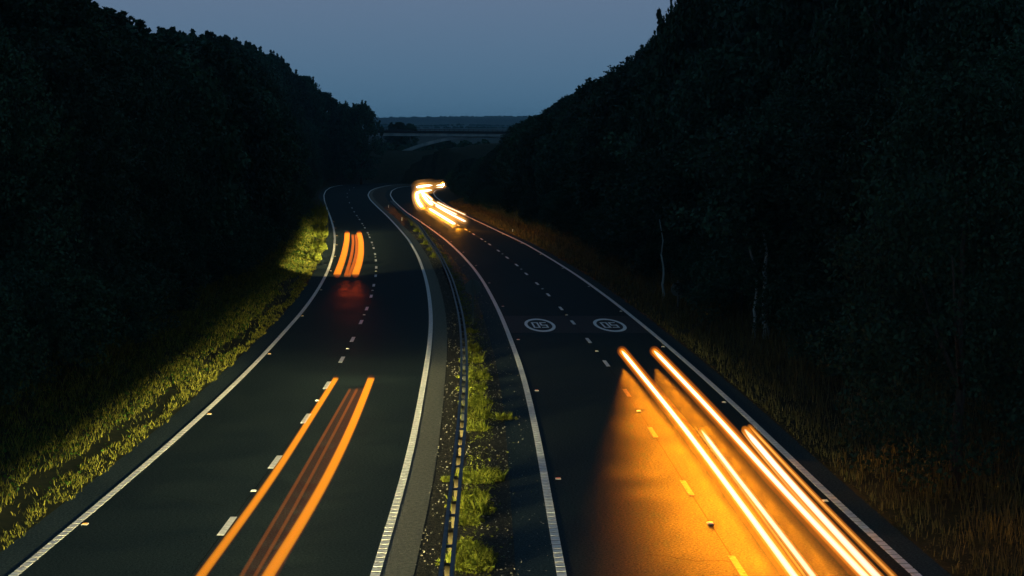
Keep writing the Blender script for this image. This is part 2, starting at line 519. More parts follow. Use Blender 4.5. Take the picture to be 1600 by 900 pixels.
left_road = sheet(offset(L1, 0.0), offset(L2, 0.0), 0.0, "left_carriageway", M_ROAD, kind="structure", label="two dark asphalt lanes of the left carriageway")
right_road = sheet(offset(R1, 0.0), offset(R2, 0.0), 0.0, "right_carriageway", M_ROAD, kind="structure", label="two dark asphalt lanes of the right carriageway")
add("hard_strip", ribbon(L1, -0.98, 0.0, -0.004, "hard_strip", M_STRIP), left_road, label="narrow tarmac strip outside the left edge line")
add("hard_strip", ribbon(R2, 0.0, 0.78, -0.004, "hard_strip", M_STRIP), right_road, label="narrow tarmac strip outside the right edge line")
add("hard_strip", ribbon(L2, 0.0, 0.80, -0.004, "hard_strip", M_BROWN), left_road, label="worn brown tarmac strip beside the central reservation")
add("hard_strip", ribbon(R1, -0.95, 0.0, -0.004, "hard_strip", M_STRIP), right_road, label="dark tarmac strip between gravel and right carriageway")
# central reservation: gravel between the two strips
sheet(offset(L2, 0.78), offset(R1, -0.93), -0.012, "central_reservation", M_GRAVEL, kind="structure", label="gravelly central reservation between the carriageways")

# longitudinal joints and a few transverse cracks in the tarmac
Dj = D2 + normals(D2) * 0.0
add("tarmac_joint", ribbon(D2, -0.012, 0.012, 0.003, "tarmac_joint", M_JOINT), right_road)
add("tarmac_joint", ribbon(D1, -0.010, 0.010, 0.003, "tarmac_joint", M_JOINT), left_road)

for px0, py0, px1, py1 in ((930, 648, 1075, 672), (1010, 868, 1150, 880)):
    p0, p1 = ground(px0, py0)[:2], ground(px1, py1)[:2]
    Qc = np.array([p0 + (p1 - p0) * t + np.array([0.0, 0.12 * math.sin(t * 9) + 0.05 * math.sin(t * 31)]) for t in np.linspace(0, 1, 24)])
    add("tarmac_joint", ribbon(Qc, -0.018, 0.018, 0.003, "tarmac_joint", M_JOINT), right_road)
for px0, py0, px1, py1 in ((250, 775, 352, 790), (430, 640, 640, 660), (540, 470, 668, 474)):
    p0, p1 = ground(px0, py0)[:2], ground(px1, py1)[:2]
    Qc = np.array([p0 + (p1 - p0) * t + np.array([0.0, 0.06 * math.sin(t * 11)]) for t in np.linspace(0, 1, 24)])
    add("tarmac_joint", ribbon(Qc, -0.014, 0.014, 0.003, "tarmac_joint", M_JOINT), left_road)

# edge lines: thermoplastic with raised ribs
def edge_line(Q, w, parent, label, o=0.0, ribs=True):
    add("edge_line", ribbon(Q, o - w / 2, o + w / 2, 0.004, "edge_line", M_LINEBASE if ribs else M_LINE), parent, label=label)
    if not ribs:
        return
    a = arc(Q)
    V, Fc = [], []
    s = 0.0
    while s < a[-1] - 1:
        p = at_arc(Q, s)
        if p[1] > 18 and p[1] < 445:
            far_ = p[1] > 170
            ln, gap = (6.0, 0.0) if far_ else (0.36, 0.085)
            q = at_arc(Q, s + ln)
            t = (q - p) / (np.linalg.norm(q - p) + 1e-9)
            n = np.array([t[1], -t[0]])
            if far_:
                n2 = tangent_at(Q, s + ln); n2 = np.array([n2[1], -n2[0]]); n1 = tangent_at(Q, s); n1 = np.array([n1[1], -n1[0]])
            else:
                n1 = n2 = n
            k = len(V)
            for z in (0.006, 0.014):
                for c, nn, sg in ((p, n1, -1), (p, n1, 1), (q, n2, 1), (q, n2, -1)):
                    e = c + nn * (o + sg * w / 2)
                    V.append((e[0], e[1], z))
            Fc += [[k + 4, k + 5, k + 6, k + 7], [k, k + 1, k + 5, k + 4], [k + 1, k + 2, k + 6, k + 5], [k + 2, k + 3, k + 7, k + 6], [k + 3, k, k + 4, k + 7]]
            s += ln + gap
        else:
            s += 3.0
    add("raised_rib", mesh_np("raised_rib", V, Fc, [M_LINE]), parent, kind="stuff", label="raised ribs of the white edge line")
edge_line(L1, 0.19, left_road, "ribbed white line along the left verge")
edge_line(L2, 0.20, left_road, "ribbed white line beside the brown strip")
edge_line(R1, 0.20, right_road, "ribbed white line beside the gravel on the right carriageway")
edge_line(R2, 0.20, right_road, "ribbed white line along the right verge")

# lane dashes: 2 m marks at a 9 m module, positions as photographed
dash_cache = {}
def dash(p, t, ln, w, parent, name="lane_dash", mat=None, z=0.006):
    key = (round(ln, 2), round(w, 2), mat.name if mat else "")
    if key not in dash_cache:
        m = MB().box((0, 0, 0), (w, ln, 0.006))
        dash_cache[key] = m.mesh(name, mat or M_LINE)
    o = add(name, dash_cache[key], parent)
    o.location = (p[0], p[1], z)
    o.rotation_euler.z = math.atan2(-t[0], t[1])
    return o
def near_tangent(Q, p):
    i = int(np.argmin(((Q - p) ** 2).sum(1)))
    i = min(max(i, 1), len(Q) - 2)
    t = Q[i + 1] - Q[i - 1]
    return t / np.linalg.norm(t)
studs = []
for pix, Q, road in ((PX_D1, D1, left_road), (PX_D2, D2, right_road)):
    prev = None
    for k, (a_, b_) in enumerate(pix[:-3]):
        p = ground(a_, b_)[:2]
        t = near_tangent(Q, p)
        if k < (30 if road is left_road else 24):
            dash(p, t, 2.1 if p[1] < 130 else 2.6, 0.16 if road is left_road else 0.15, road, mat=M_LINE if road is left_road or p[1] > 72 else M_POOL_DASH)
        if prev is not None and k % 2 == 0 and p[1] < 260:
            studs.append(((p + prev) / 2, t, road, 'w'))
        prev = p
for Q, o, road, kind_, s0 in ((L1, 0.22, left_road, 'a', 3.0), (R1, 0.36, right_road, 'r', 9.0), (R2, -0.25, right_road, 'w', 6.0)):
    a = arc(Q)[-1]
    s = s0
    while s < a:
        p = at_arc(Q, s)
        if 20 < p[1] < 240:
            t = tangent_at(Q, s)
            studs.append((p + np.array([t[1], -t[0]]) * o, t, road, kind_))
        s += 18.0
m_case = MB().box((0, 0, 0.008), (0.15, 0.22, 0.016), taper=0.8).mesh("road_stud", M_STUD)
m_lens = {k: MB().box((0, 0, 0.02), (0.115, 0.06, 0.022), taper=0.8).mesh("stud_lens", m) for k, m in (('w', M_WHITE), ('a', M_AMBER), ('r', M_RED))}
for p, t, road, k in studs:
    o = add("road_stud", m_case, road)
    o.location = (p[0], p[1], 0.004)
    o.rotation_euler.z = math.atan2(-t[0], t[1])
    c = add("stud_lens", m_lens[k], o)

# transverse band of darker reddish surfacing with the two 50 roundels
pa, pb = ground(800, 521)[1], ground(800, 490)[1]
sel = (R1[:, 1] > pa) & (R1[:, 1] < pb)
A = R1[sel]; tb = (R2[:, 1] > pa) & (R2[:, 1] < pb)
B = R2[tb]
n_ = min(len(A), len(B)); A, B = A[:n_] + [0.14, 0], B[:n_] - [0.14, 0]
V = np.vstack([np.column_stack([A, np.full(n_, 0.003)]), np.column_stack([B, np.full(n_, 0.003)])])
i = np.arange(n_ - 1)
add("surfacing_band", mesh_np("surfacing_band", V, np.stack([i, n_ + i, n_ + i + 1, i + 1], 1), [M_BAND]), right_road, label="darker reddish band of surfacing under the painted roundels")

def roundel(px, py, wpx, hpx, shear):
    c = ground(px, py)
    pl, pr = ground(px - wpx / 2, py), ground(px + wpx / 2, py)
    top, bot = ground(px, py - hpx / 2), ground(px, py + hpx / 2)
    a = (pr[0] - pl[0]) / 2
    b = (top[1] - bot[1]) / 2
    t = near_tangent(D2, c[:2])
    rot = math.atan2(-t[0], t[1])
    root = add("speed_roundel", None, right_road, label="white painted 50 roundel, upside down to the viewer")
    root.location = (c[0], c[1], 0)
    root.rotation_euler.z = rot
    V, Fc = [], []
    n = 64
    for k in range(n):
        th = 2 * math.pi * k / n
        for q in (1.0, 0.80):
            for z in (0.006, 0.010):
                kk = q if q == 1.0 else q
                V.append((a * kk * math.cos(th), b * kk * math.sin(th), z))
    for k in range(n):
        o0, o1 = 4 * k, 4 * ((k + 1) % n)
        Fc += [[o0 + 1, o1 + 1, o1 + 3, o0 + 3], [o0, o1, o1 + 1, o0 + 1], [o0 + 2, o0 + 3, o1 + 3, o1 + 2]]
    add("ring", mesh_np("ring", V, Fc, [M_ROUNDEL]), root)
    # digits, read from the far side: turned half round
    sw = 0.115 * a                                    # stroke width across
    sh = 0.085 * b
    def digit(strokes, cx, name):
        m = MB()
        for x0, y0, x1, y1 in strokes:
            X0, X1, Y0, Y1 = cx + x0 * a, cx + x1 * a, y0 * b, y1 * b
            if abs(X1 - X0) < 1e-6:
                m.box((-(X0), -(Y0 + Y1) / 2, 0.009), (sw, abs(Y1 - Y0) + sh, 0.005))
            else:
                m.box((-(X0 + X1) / 2, -Y0, 0.0095), (abs(X1 - X0) + sw, sh, 0.005))
        add(name, m.mesh(name, M_ROUNDEL), root)
    hw, hh = 0.17, 0.36
    five = [(-hw, hh, hw, hh), (-hw, 0.0, -hw, hh), (-hw, 0.03, hw, 0.03), (hw, -hh, hw, 0.03), (-hw, -hh, hw, -hh)]
    zero = [(-hw, -hh, -hw, hh), (hw, -hh, hw, hh), (-hw, hh, hw, hh), (-hw, -hh, hw, -hh)]
    digit(five, -0.27 * a, "digit_five")
    digit(zero, 0.27 * a, "digit_zero")
roundel(843.5, 508, 47, 20.5, 0)
roundel(952.5, 508, 48, 20.5, 0)

# ------------------------------------------------------------------ hills beyond
hx = np.linspace(-900, 900, 150)
hyv = np.array([540, 620, 720, 850, 1000, 1200, 1450, 1750, 2100, 2500, 2900, 3200, 3500, 3700, 4200])
rowpix = np.array([236, 226, 216, 211, 207.5, 205, 203, 201.5, 199.5, 197, 193, 188.5, 184.0, 184.8, 190])
V = []
for y, rp in zip(hyv, rowpix):
    for x in hx * (y / 900.0):
        px = CX + F * x / y
        lift = 0.0
        if y > 2600:
            lift = 2.2 * math.exp(-((px - 800) / 50) ** 2) + 0.8 * math.exp(-((px - 720) / 60) ** 2) + 0.5 * math.sin(px * 0.021)
            if 3400 < y < 3600:
                lift += random.uniform(-0.25, 0.35)
        V.append((x, y, height_at(rp - lift, y)))
nx = len(hx)
ii, jj = np.meshgrid(np.arange(nx - 1), np.arange(len(hyv) - 1))
a = (jj * nx + ii).ravel()
M_HILL = noise_mat("hill_fields", (0.008, 0.024, 0.026), (0.035, 0.075, 0.065), scale=0.004, rough=0.95, spec=0.1, detail=3, stretch=(1, 0.35, 1), lo=0.45, hi=0.6)
add("hills", mesh_np("hills", V, np.stack([a, a + 1, a + nx + 1, a + nx], 1), [M_HILL], smooth=True), kind="structure", label="distant dark blue hills with fields on the horizon")

def blob_wood(name, pts, mat, label, kind="stuff"):
    """a far wood: many small leaf clumps"""
    V, Fc = [], []
    for (x, y, z, r) in pts:
        for k in range(26):
            th, ph = random.uniform(0, 2 * math.pi), math.acos(random.uniform(-0.2, 1))
            c = Vector((x + r * math.sin(ph) * math.cos(th), y + r * math.sin(ph) * math.sin(th), z + r * 0.8 * math.cos(ph)))
            s = r * random.uniform(0.25, 0.5)
            a1 = Vector((random.gauss(0, 1), random.gauss(0, 1), random.gauss(0, 1))).normalized()
            b1 = a1.cross(Vector((0.3, 0.8, 0.5))).normalized()
            k0 = len(V)
            V += [tuple(c + a1 * s), tuple(c + b1 * s), tuple(c - a1 * s), tuple(c - b1 * s)]
            Fc.append([k0, k0 + 1, k0 + 2, k0 + 3])
    return add(name, mesh_np(name, V, Fc, [mat]), kind=kind, label=label)
pts = []
for k in range(210):
    px = random.uniform(570, 870)
    if random.random() < 0.45 and px < 700: continue
    lift = 2.2 * math.exp(-((px - 800) / 50) ** 2) + 0.8 * math.exp(-((px - 720) / 60) ** 2) + 0.5 * math.sin(px * 0.021)
    y = 3480
    pts.append(((px - CX) / F * y, y, height_at(184.2 - lift, y) - 1.0, random.uniform(1.2, 3.4)))
for k in range(260):                                   # hedges between the fields
    row = random.choice([(196.5, 2400), (200.5, 1900)])
    px = random.uniform(590, 850)
    pts.append(((px - CX) / F * row[1], row[1], height_at(row[0] + 0.8 * math.sin(px * 0.05), row[1]), random.uniform(1.0, 2.2)))
blob_wood("far_woods", pts, M_LEAF, "woods and hedges along the distant hills")

# ------------------------------------------------------------------ trees
def leaf_cloud(centers, radii, per, size, flat=0.8, seed=0):
    r = np.random.default_rng(seed)
    C_, S_ = [], []
    n = len(centers)
    cc = np.repeat(centers, per, axis=0)
    rr = np.repeat(radii, per)
    d = r.normal(size=(n * per, 3)); d /= np.linalg.norm(d, axis=1)[:, None]
    q = rr * r.uniform(0.45, 1.05, n * per) ** 0.7
    P = cc + d * q[:, None] * np.array([1, 1, flat])
    s = size * r.uniform(0.55, 1.35, n * per)
    a = r.normal(size=(n * per, 3)); a /= np.linalg.norm(a, axis=1)[:, None]
    b = np.cross(a, r.normal(size=(n * per, 3))); b /= np.linalg.norm(b, axis=1)[:, None] + 1e-9
    A, B = a * s[:, None], b * (s * 0.62)[:, None]
    V = np.stack([P - A, P + B, P + A, P - B], 1).reshape(-1, 3)
    Fc = np.arange(len(V)).reshape(-1, 4)
    return V, Fc

def tree_meshes(seed, h, w, low, per, size, n, mat, bark, lean=0.0, narrow=False, forks=5):
    """a trunk with limbs, and a crown of leaf clumps set along an uneven outline; unit metres, base at 0"""
    r = random.Random(seed)
    m = MB()
    top = h * 0.72
    pts = [(0, 0, -0.6)]
    x = y = 0.0
    for k in range(1, 7):
        x += r.uniform(-0.12, 0.12) * h / 10 + lean * h / 60; y += r.uniform(-0.12, 0.12) * h / 10
        pts.append((x, y, top * k / 6))
    rad = [0.019 * h * (1.25 if k == 0 else 1 - 0.13 * k) for k in range(7)]
    m.tube(pts, rad, seg=8)
    limbs = []
    for k in range(forks):
        i = r.randint(2, 6)
        p = Vector(pts[i])
        th = r.uniform(0, 2 * math.pi)
        L = w * r.uniform(0.30, 0.48)
        L = min(L, max(0.3, (h * 0.80 - p.z) / 1.05))
        q1 = p + Vector((math.cos(th) * L * 0.5, math.sin(th) * L * 0.5, L * 0.45))
        q2 = p + Vector((math.cos(th) * L, math.sin(th) * L, L * 1.05))
        m.tube([p, q1, q2], [rad[i] * 0.6, rad[i] * 0.4, rad[i] * 0.15], seg=6)
        limbs.append(q2)
    trunk = m.mesh("trunk", bark, smooth=True)
    cs, rs = [], []
    for k in range(n):
        t = r.random()
        zc = low * h + (1 - low) * h * (t ** 0.85)
        f = math.sin(math.pi * min(1.0, 0.16 + 0.84 * ((zc / h - low) / (1 - low)) ** 0.9)) ** 0.6
        rr = w / 2 * f * (0.35 + 0.65 * math.sqrt(r.random()))
        th = r.uniform(0, 2 * math.pi)
        rc = r.uniform(0.07, 0.14) * w
        cs.append((x * zc / h + rr * math.cos(th), y * zc / h + rr * math.sin(th), min(zc, h - rc * 0.75)))
        rs.append(rc)
    for k in range(40):                                # leafy twigs standing out of the outline
        th = r.uniform(0, 2 * math.pi)
        t = r.uniform(0.35, 1.0)
        zc = low * h + (1 - low) * h * t
        f = math.sin(math.pi * min(1.0, 0.16 + 0.84 * t ** 0.9)) ** 0.6
        rr = w / 2 * f * r.uniform(0.92, 1.04)
        for q in range(3):
            cs.append((rr * math.cos(th) * (1 + 0.05 * q), rr * math.sin(th) * (1 + 0.05 * q), zc + (0.005 + 0.018 * q) * h * (0.5 + t)))
            rs.append(w * (0.030 - 0.007 * q))
    cs, rs = np.array(cs), np.array(rs)
    V, Fc = leaf_cloud(cs, rs, per, size, seed=seed)
    keepf = np.ones(len(Fc), dtype=bool)
    small = np.repeat(rs < 0.05 * w, per)
    keepf[small] = (np.arange(small.sum()) % 4 == 0)
    V = V.reshape(-1, 4, 3)[keepf].reshape(-1, 3)
    Fc = np.arange(len(V)).reshape(-1, 4)
    V[:, 2] = np.maximum(V[:, 2], 0.03)
    crown = mesh_np("crown", V, Fc, [mat])
    return trunk, crown

VAR = []
for k in range(5):
    VAR.append(tree_meshes(100 + k, 12, 8.5, 0.10, 130, 0.17, 150, M_LEAF, M_BARK))
VAR.append(tree_meshes(140, 12, 7.5, 0.12, 130, 0.15, 140, M_LEAF2, M_BARK))
VAR.append(tree_meshes(141, 12, 10, 0.12, 120, 0.18, 160, M_LEAF2, M_BARK))
NEAR = [tree_meshes(180 + k, 12, 8.5, 0.10, 230, 0.095, 150, M_LEAF if k < 2 else M_LEAF2, M_BARK) for k in range(3)]
BUSH = [tree_meshes(160 + k, 4, 5.5, 0.04, 150, 0.075, 90, M_LEAF if k < 2 else M_LEAF2, M_BARK, forks=3) for k in range(3)]

def place_tree(x, y, z, h, w, var, label, group=None, name="woodland_tree", cat="tree", base_h=12.0, base_w=8.5, rot=None):
    root = add(name, None, label=label, category=cat)
    if group:
        root["group"] = group
    root.location = (x, y, z)
    root.rotation_euler.z = random.uniform(0, 6.28) if rot is None else rot
    root.scale = (w / base_w, w / base_w, h / base_h)
    t = add("trunk", var[0], root)
    c = add("crown", var[1], root)
    return root

SKY_L = [(-400, -400), (-60, -120), (0, -40), (60, -30), (92, 0), (98, 42), (108, 52), (118, 36), (126, 50), (150, 42), (162, 40), (170, 54), (200, 54), (230, 58), (262, 55), (285, 56), (300, 66),
         (330, 63), (352, 62), (372, 74), (385, 68), (400, 80), (430, 88), (440, 100), (458, 112), (463, 123), (485, 122), (503, 130), (516, 146), (520, 158), (540, 162), (570, 168), (588, 178), (593, 192), (600, 212), (604, 245), (800, 250)]
SKY_R = [(600, 262), (700, 255), (780, 240), (796, 222), (803, 206), (818, 196), (840, 190), (850, 178), (870, 165), (895, 152), (915, 145), (940, 128), (960, 118), (985, 108), (1000, 96), (1020, 88), (1038, 76),
         (1041, 40), (1052, 24), (1066, 28), (1078, 10), (1090, -10), (1150, -60), (1300, -150), (1700, -500)]
def skyline(px, side):
    T = SKY_L if side < 0 else SKY_R
    return float(np.interp(px, [a for a, b in T], [b for a, b in T]))

woods = {-1: ("dark leafy tree in the dense wood on the left bank", "trees of the wood on the left bank"),
         1: ("dark leafy tree in the dense wood on the right bank", "trees of the wood on the right bank")}
bushes = {-1: ("dark bush at the foot of the left wood", "bushes at the foot of the left wood"),
          1: ("dark bush at the foot of the right wood", "bushes at the foot of the right wood")}
count = {-1: 0, 1: 0}
for side, Q in ((-1, LV), (1, RV)):
    N_ = normals(Q) * side
    a = arc(Q)
    placed = []
    for row, (d0, step0) in enumerate(((6.6, 6.0), (12.0, 7.0), (19.0, 9.0), (28.0, 12.0))):
        s = 70.0 + row * 2
        while s < a[-1] - 1:
            p = at_arc(Q, s)
            step = step0 * (1.0 if p[1] < 160 else 1.4)
            s += step * random.uniform(0.85, 1.15)
            i = int(np.searchsorted(arc(Q), s)); i = min(i, len(Q) - 1)
            d = d0 + random.uniform(-1.2, 1.2)
            c = p + N_[i] * d
            px, _ = project((c[0], c[1], 5))
            if side > 0 and ((1140 < px < 1235 and c[1] < 86) or (1020 < px < 1062 and c[1] < 108)):
                continue
            if px < -90 or px > 1690 or c[1] < 22 or c[1] > 500:
                continue
            dist, _s = road_distance(c[None, :])
            if dist[0] < d0 - 2.2:
                continue
            if any((c[0] - q[0]) ** 2 + (c[1] - q[1]) ** 2 < 16 for q in placed):
                continue
            side_here = side
            z = float(bank_height(np.array([dist[0]]), np.array([side]))[0]) - 0.1
            # room below the photographed skyline, across the crown's own width
            w = random.uniform(7.0, 9.5) * ((1.3 if side < 0 else 1.1) if row else 0.85)
            half = w * 0.33 * F / c[1]
            ys = [skyline(px + q * half, side) for q in (-1, -0.5, 0, 0.5, 1)]
            lim = height_at(np.mean(ys), c[1]) - z
            nat = random.uniform(9, 13) + row * 2.0
            if row >= 1:
                nat += 3.0
            h = min(nat, lim * random.uniform(0.88, 1.0))
            if row >= 1 and lim < 24:
                h = lim * (random.uniform(0.93, 1.02) if side < 0 else random.choice([random.uniform(0.88, 0.97), random.uniform(0.96, 1.04)]))
            if h < 3.0:
                continue
            if h < 6: w = min(w, h * 1.1)
            place_tree(c[0], c[1], z, h, w, (random.choice(NEAR) if c[1] < 95 else VAR[random.choice([0, 1, 2, 3, 4, 0, 1, 2, 5, 6])]), woods[side][0], woods[side][1])
            placed.append(c)
            count[side] += 1
    # bushes closing the foot of the wood
    s = 75.0
    while s < a[-1] - 1:
        p = at_arc(Q, s)
        s += random.uniform(3.2, 5.0) * (1 if p[1] < 150 else 1.6)
        i = min(int(np.searchsorted(arc(Q), s)), len(Q) - 1)
        d = random.uniform(3.9, 5.2) if side < 0 else (random.uniform(5.6, 7.6) if p[1] < 62 else random.uniform(3.4, 5.2))
        c = p + N_[i] * d
        px, py = project((c[0], c[1], 1))
        if side > 0 and ((1130 < px < 1245 and c[1] < 84) or (1010 < px < 1072 and c[1] < 106)):
            continue
        if px < -60 or px > 1660 or c[1] < 25 or c[1] > 460:
            continue
        dist, _s = road_distance(c[None, :])
        if dist[0] < d - 1.5:
            continue
        z = float(bank_height(np.array([dist[0]]), np.array([side]))[0]) - 0.1
        h = random.uniform(2.2, 4.2)
        h = min(h, height_at(skyline(px, side), c[1]) - z)
        if h < 1: continue
        place_tree(c[0], c[1], z, h, random.uniform(3.6, 5.5), random.choice(BUSH), bushes[side][0], bushes[side][1], "roadside_bush", "bush", 4.0, 5.5)
print("trees", count)

# trees that stand out
def at_px(px, y_px, side):
    p = ground(px, y_px)
    return p
def lone_tree(px, Y, h_top_px, w, var, label, bh=12.0, bw=8.5, name="woodland_tree", base=None, side=1):
    X = (px - CX) / F * Y
    d, _ = road_distance(np.array([[X, Y]]))
    z = float(bank_height(d, np.array([side]))[0]) - 0.1 if base is None else base
    top = height_at(h_top_px, Y)
    return place_tree(X, Y, z, top - z, w, var, label, None, name, "tree", bh, bw)

lone_tree(40, 78, -60, 9.0, NEAR[2], "tall loose-crowned tree rising highest at the upper left corner", side=-1)
lone_tree(1068, 118, -8, 6.5, VAR[5], "tree with ragged crown breaking the skyline of the right wood")
lone_tree(1046, 126, 22, 3.4, VAR[2], "thin leafy treetop sticking up left of the ragged tree on the right skyline")
lone_tree(565, 455, 163, 11.0, VAR[3], "rounded tree where the left wood ends before the bridge", side=-1)
lone_tree(1500, 46, 118, 6.2, tree_meshes(300, 12, 8.5, 0.05, 130, 0.085, 260, M_LEAF2, M_BARK), "large pale-leaved tree on the near right bank")

def pale_trunk(px, Y, top_px, base_px, rad, label, fork=True, seed=1):
    r = random.Random(seed)
    X = (px - CX) / F * Y
    z0, z1 = height_at(base_px, Y), height_at(top_px, Y)
    root = add("pale_barked_tree", None, label=label, category="tree")
    root.location = (X, Y, z0)
    m = MB()
    L = z1 - z0
    pts = [(0, 0, -0.7)]
    x = 0.0
    for k in range(9):
        x += r.uniform(-0.06, 0.06)
        pts.append((x, r.uniform(-0.04, 0.04), L * k / 8))
    m.tube(pts, [rad * 1.25, rad * 1.25] + [rad * (1 - 0.05 * k) for k in range(8)], seg=10)
    add("trunk", m.mesh("trunk", M_PALEBARK, smooth=True), root)
    mb = MB()
    if fork:
        e = pts[-1]
        mb.tube([e, (e[0] - 0.2, 0, e[2] + 0.5), (e[0] - 0.35, 0.1, e[2] + 1.1), (e[0] - 0.4, 0.2, e[2] + 1.9)], [rad * 0.75, rad * 0.6, rad * 0.5, rad * 0.3], seg=8)
        mb.tube([e, (e[0] + 0.2, 0, e[2] + 0.6), (e[0] + 0.3, 0.1, e[2] + 1.6)], [rad * 0.7, rad * 0.5, rad * 0.3], seg=8)
    else:
        e = pts[-1]
        mb.tube([e, (e[0] + 0.1, 0, e[2] + 0.8), (e[0] - 0.1, 0.1, e[2] + 2)], [rad * 0.65, rad * 0.5, rad * 0.3], seg=8)
    add("limb", mb.mesh("limb", M_PALEBARK, smooth=True), root)
    cs = np.array([(r.gauss(0, 1.6), r.gauss(0.6, 1.2), L + r.uniform(1.3, 6.0)) for _ in range(46)])
    V, Fc = leaf_cloud(cs, np.full(len(cs), 0.75), 90, 0.12, seed=seed)
    add("crown", mesh_np("crown", V, Fc, [M_LEAF]), root)
pale_trunk(1179, 80, 416, 526, 0.075, "slimmer of the two pale trunks at the edge of the right wood, forked", True, 5)
pale_trunk(1198, 79, 425, 529, 0.14, "thicker of the two pale trunks at the edge of the right wood, straight", False, 6)
pale_trunk(1039, 104, 398, 460, 0.07, "faint pale trunk behind the right-hand round sign", False, 8)

# a bare dead sapling against the sky, upper left
root = add("bare_sapling", None, label="bare twiggy sapling against the sky at upper left", category="sapling")
Y = 92.0
X = (114 - CX) / F * Y
d, _ = road_distance(np.array([[X, Y]]))
zb = height_at(75, Y)
root.location = (X, Y, zb - 6)
m = MB()
for dx, top in ((0.0, 17), (-0.35, 27), (0.42, 10), (0.2, 24), (-0.6, 36)):
    m.tube([(0, 0, 0), (dx * 0.15, 0, 5.4), (dx * 0.6, 0, 6.6), (dx * 1.2, 0, height_at(top, Y) - zb + 6)], [0.06, 0.04, 0.022, 0.008], seg=5)
add("twig", m.mesh("twig", M_BARK), root)

# ------------------------------------------------------------------ overbridge
BY = 500.0
def bx(px): return (px - CX) / F * BY
def bz(py, Y=BY): return height_at(py, Y)
bridge = add("road_bridge", None, label="concrete arch bridge carrying a road across the cutting in the distance", category="bridge")
def strip3(name, prof_top, prof_bot, y0, y1, mat, parent, label=None):
    """solid between an upper and a lower outline (pixels at the bridge's distance), y0..y1 deep"""
    n = len(prof_top)
    V = []
    for y in (y0, y1):
        for (a, b) in prof_top: V.append((bx(a), y, bz(b)))
        for (a, b) in prof_bot: V.append((bx(a), y, bz(b)))
    Fc = []
    for i in range(n - 1):
        Fc += [[i, n + i, n + i + 1, i + 1], [2 * n + i, 2 * n + i + 1, 3 * n + i + 1, 3 * n + i], [i, i + 1, 2 * n + i + 1, 2 * n + i], [n + i, 3 * n + i, 3 * n + i + 1, n + i + 1]]
    Fc += [[0, 2 * n, 3 * n, n], [n - 1, 2 * n - 1, 4 * n - 1, 3 * n - 1]]
    o = add(name, mesh_np(name, V, Fc, [mat]), parent)
    if label: o["label"] = label
    return o
xs = np.linspace(520, 900, 40)
deck_t = [(x, 207.6 + ((x - 700) / 200) ** 2 * 0.2 + (x - 600) * 0.008) for x in xs]
deck_b = [(x, y + 4.3) for x, y in deck_t]
strip3("deck", deck_t, deck_b, BY, BY + 9, M_CONC, bridge)
strip3("kerb_beam", [(x, y - 0.9) for x, y in deck_t], [(x, y - 0.02) for x, y in deck_t], BY - 0.25, BY + 0.3, M_RAIL, bridge)
th = np.linspace(0, 1, 30)
arch_b, arch_t = [], []
for t in th:
    x = 628 + t * (880 - 628)
    u = (x - 754) / 126
    yb = 213.5 + 26 * u * u
    arch_b.append((x, yb + 1.2))
    arch_t.append((x, max(yb - 3.2 - 1.2 * u * u, 211.6)))
strip3("arch_rib", arch_t, arch_b, BY + 0.7, BY + 8.3, M_CONC, bridge)
strip3("parapet_wall", [(x, y - 3.9) for x, y in deck_t], [(x, y - 0.95) for x, y in deck_t], BY - 0.15, BY + 0.05, M_RAIL, bridge)
for py in (201.9,):
    strip3("parapet_rail", [(x, y - (207.6 - py) - 0.35) for x, y in deck_t], [(x, y - (207.6 - py) + 0.25) for x, y in deck_t], BY - 0.1, BY - 0.02, M_RAIL, bridge)
pm = MB().box((0, 0, 0), (0.12, 0.1, 1.15)).mesh("parapet_post", M_RAIL)
for x in np.linspace(560, 860, 41):
    o = add("parapet_post", pm, bridge)
    o.location = (bx(x), BY, bz(204.5 + (x - 600) * 0.008))
strip3("abutment", [(545, 211), (560, 211), (575, 211)], [(545, 262), (560, 262), (575, 262)], BY + 1.5, BY + 7.5, M_CONC, bridge)
strip3("abutment", [(868, 214), (880, 214), (892, 214)], [(868, 262), (880, 262), (892, 262)], BY + 1.5, BY + 7.5, M_CONC, bridge)
# trees behind the bridge at its left end
for px, top, w, lab in ((613, 193.5, 4.5, "leftmost low tree behind the bridge parapet"), (625, 191, 5.5, "tallest dark tree behind the left end of the bridge"), (641, 193, 5.5, "right one of the three dark trees behind the left end of the bridge")):
    Yb = 560.0
    z0 = height_at(236, Yb)
    place_tree((px - CX) / F * Yb, Yb, z0, height_at(top, Yb) - z0, w, VAR[random.randint(0, 4)], lab)
# bank under the arch, behind the bend
pts = []
for k in range(420):
    px = random.uniform(585, 840); Yb = random.uniform(508, 530)
    row = random.uniform(226, 285)
    pts.append(((px - CX) / F * Yb, Yb + (285 - row) * 0.6, height_at(row, Yb), random.uniform(0.8, 1.8)))
blob_wood("undergrowth", pts, M_LEAF, "dark undergrowth on the slope under the arch bridge")

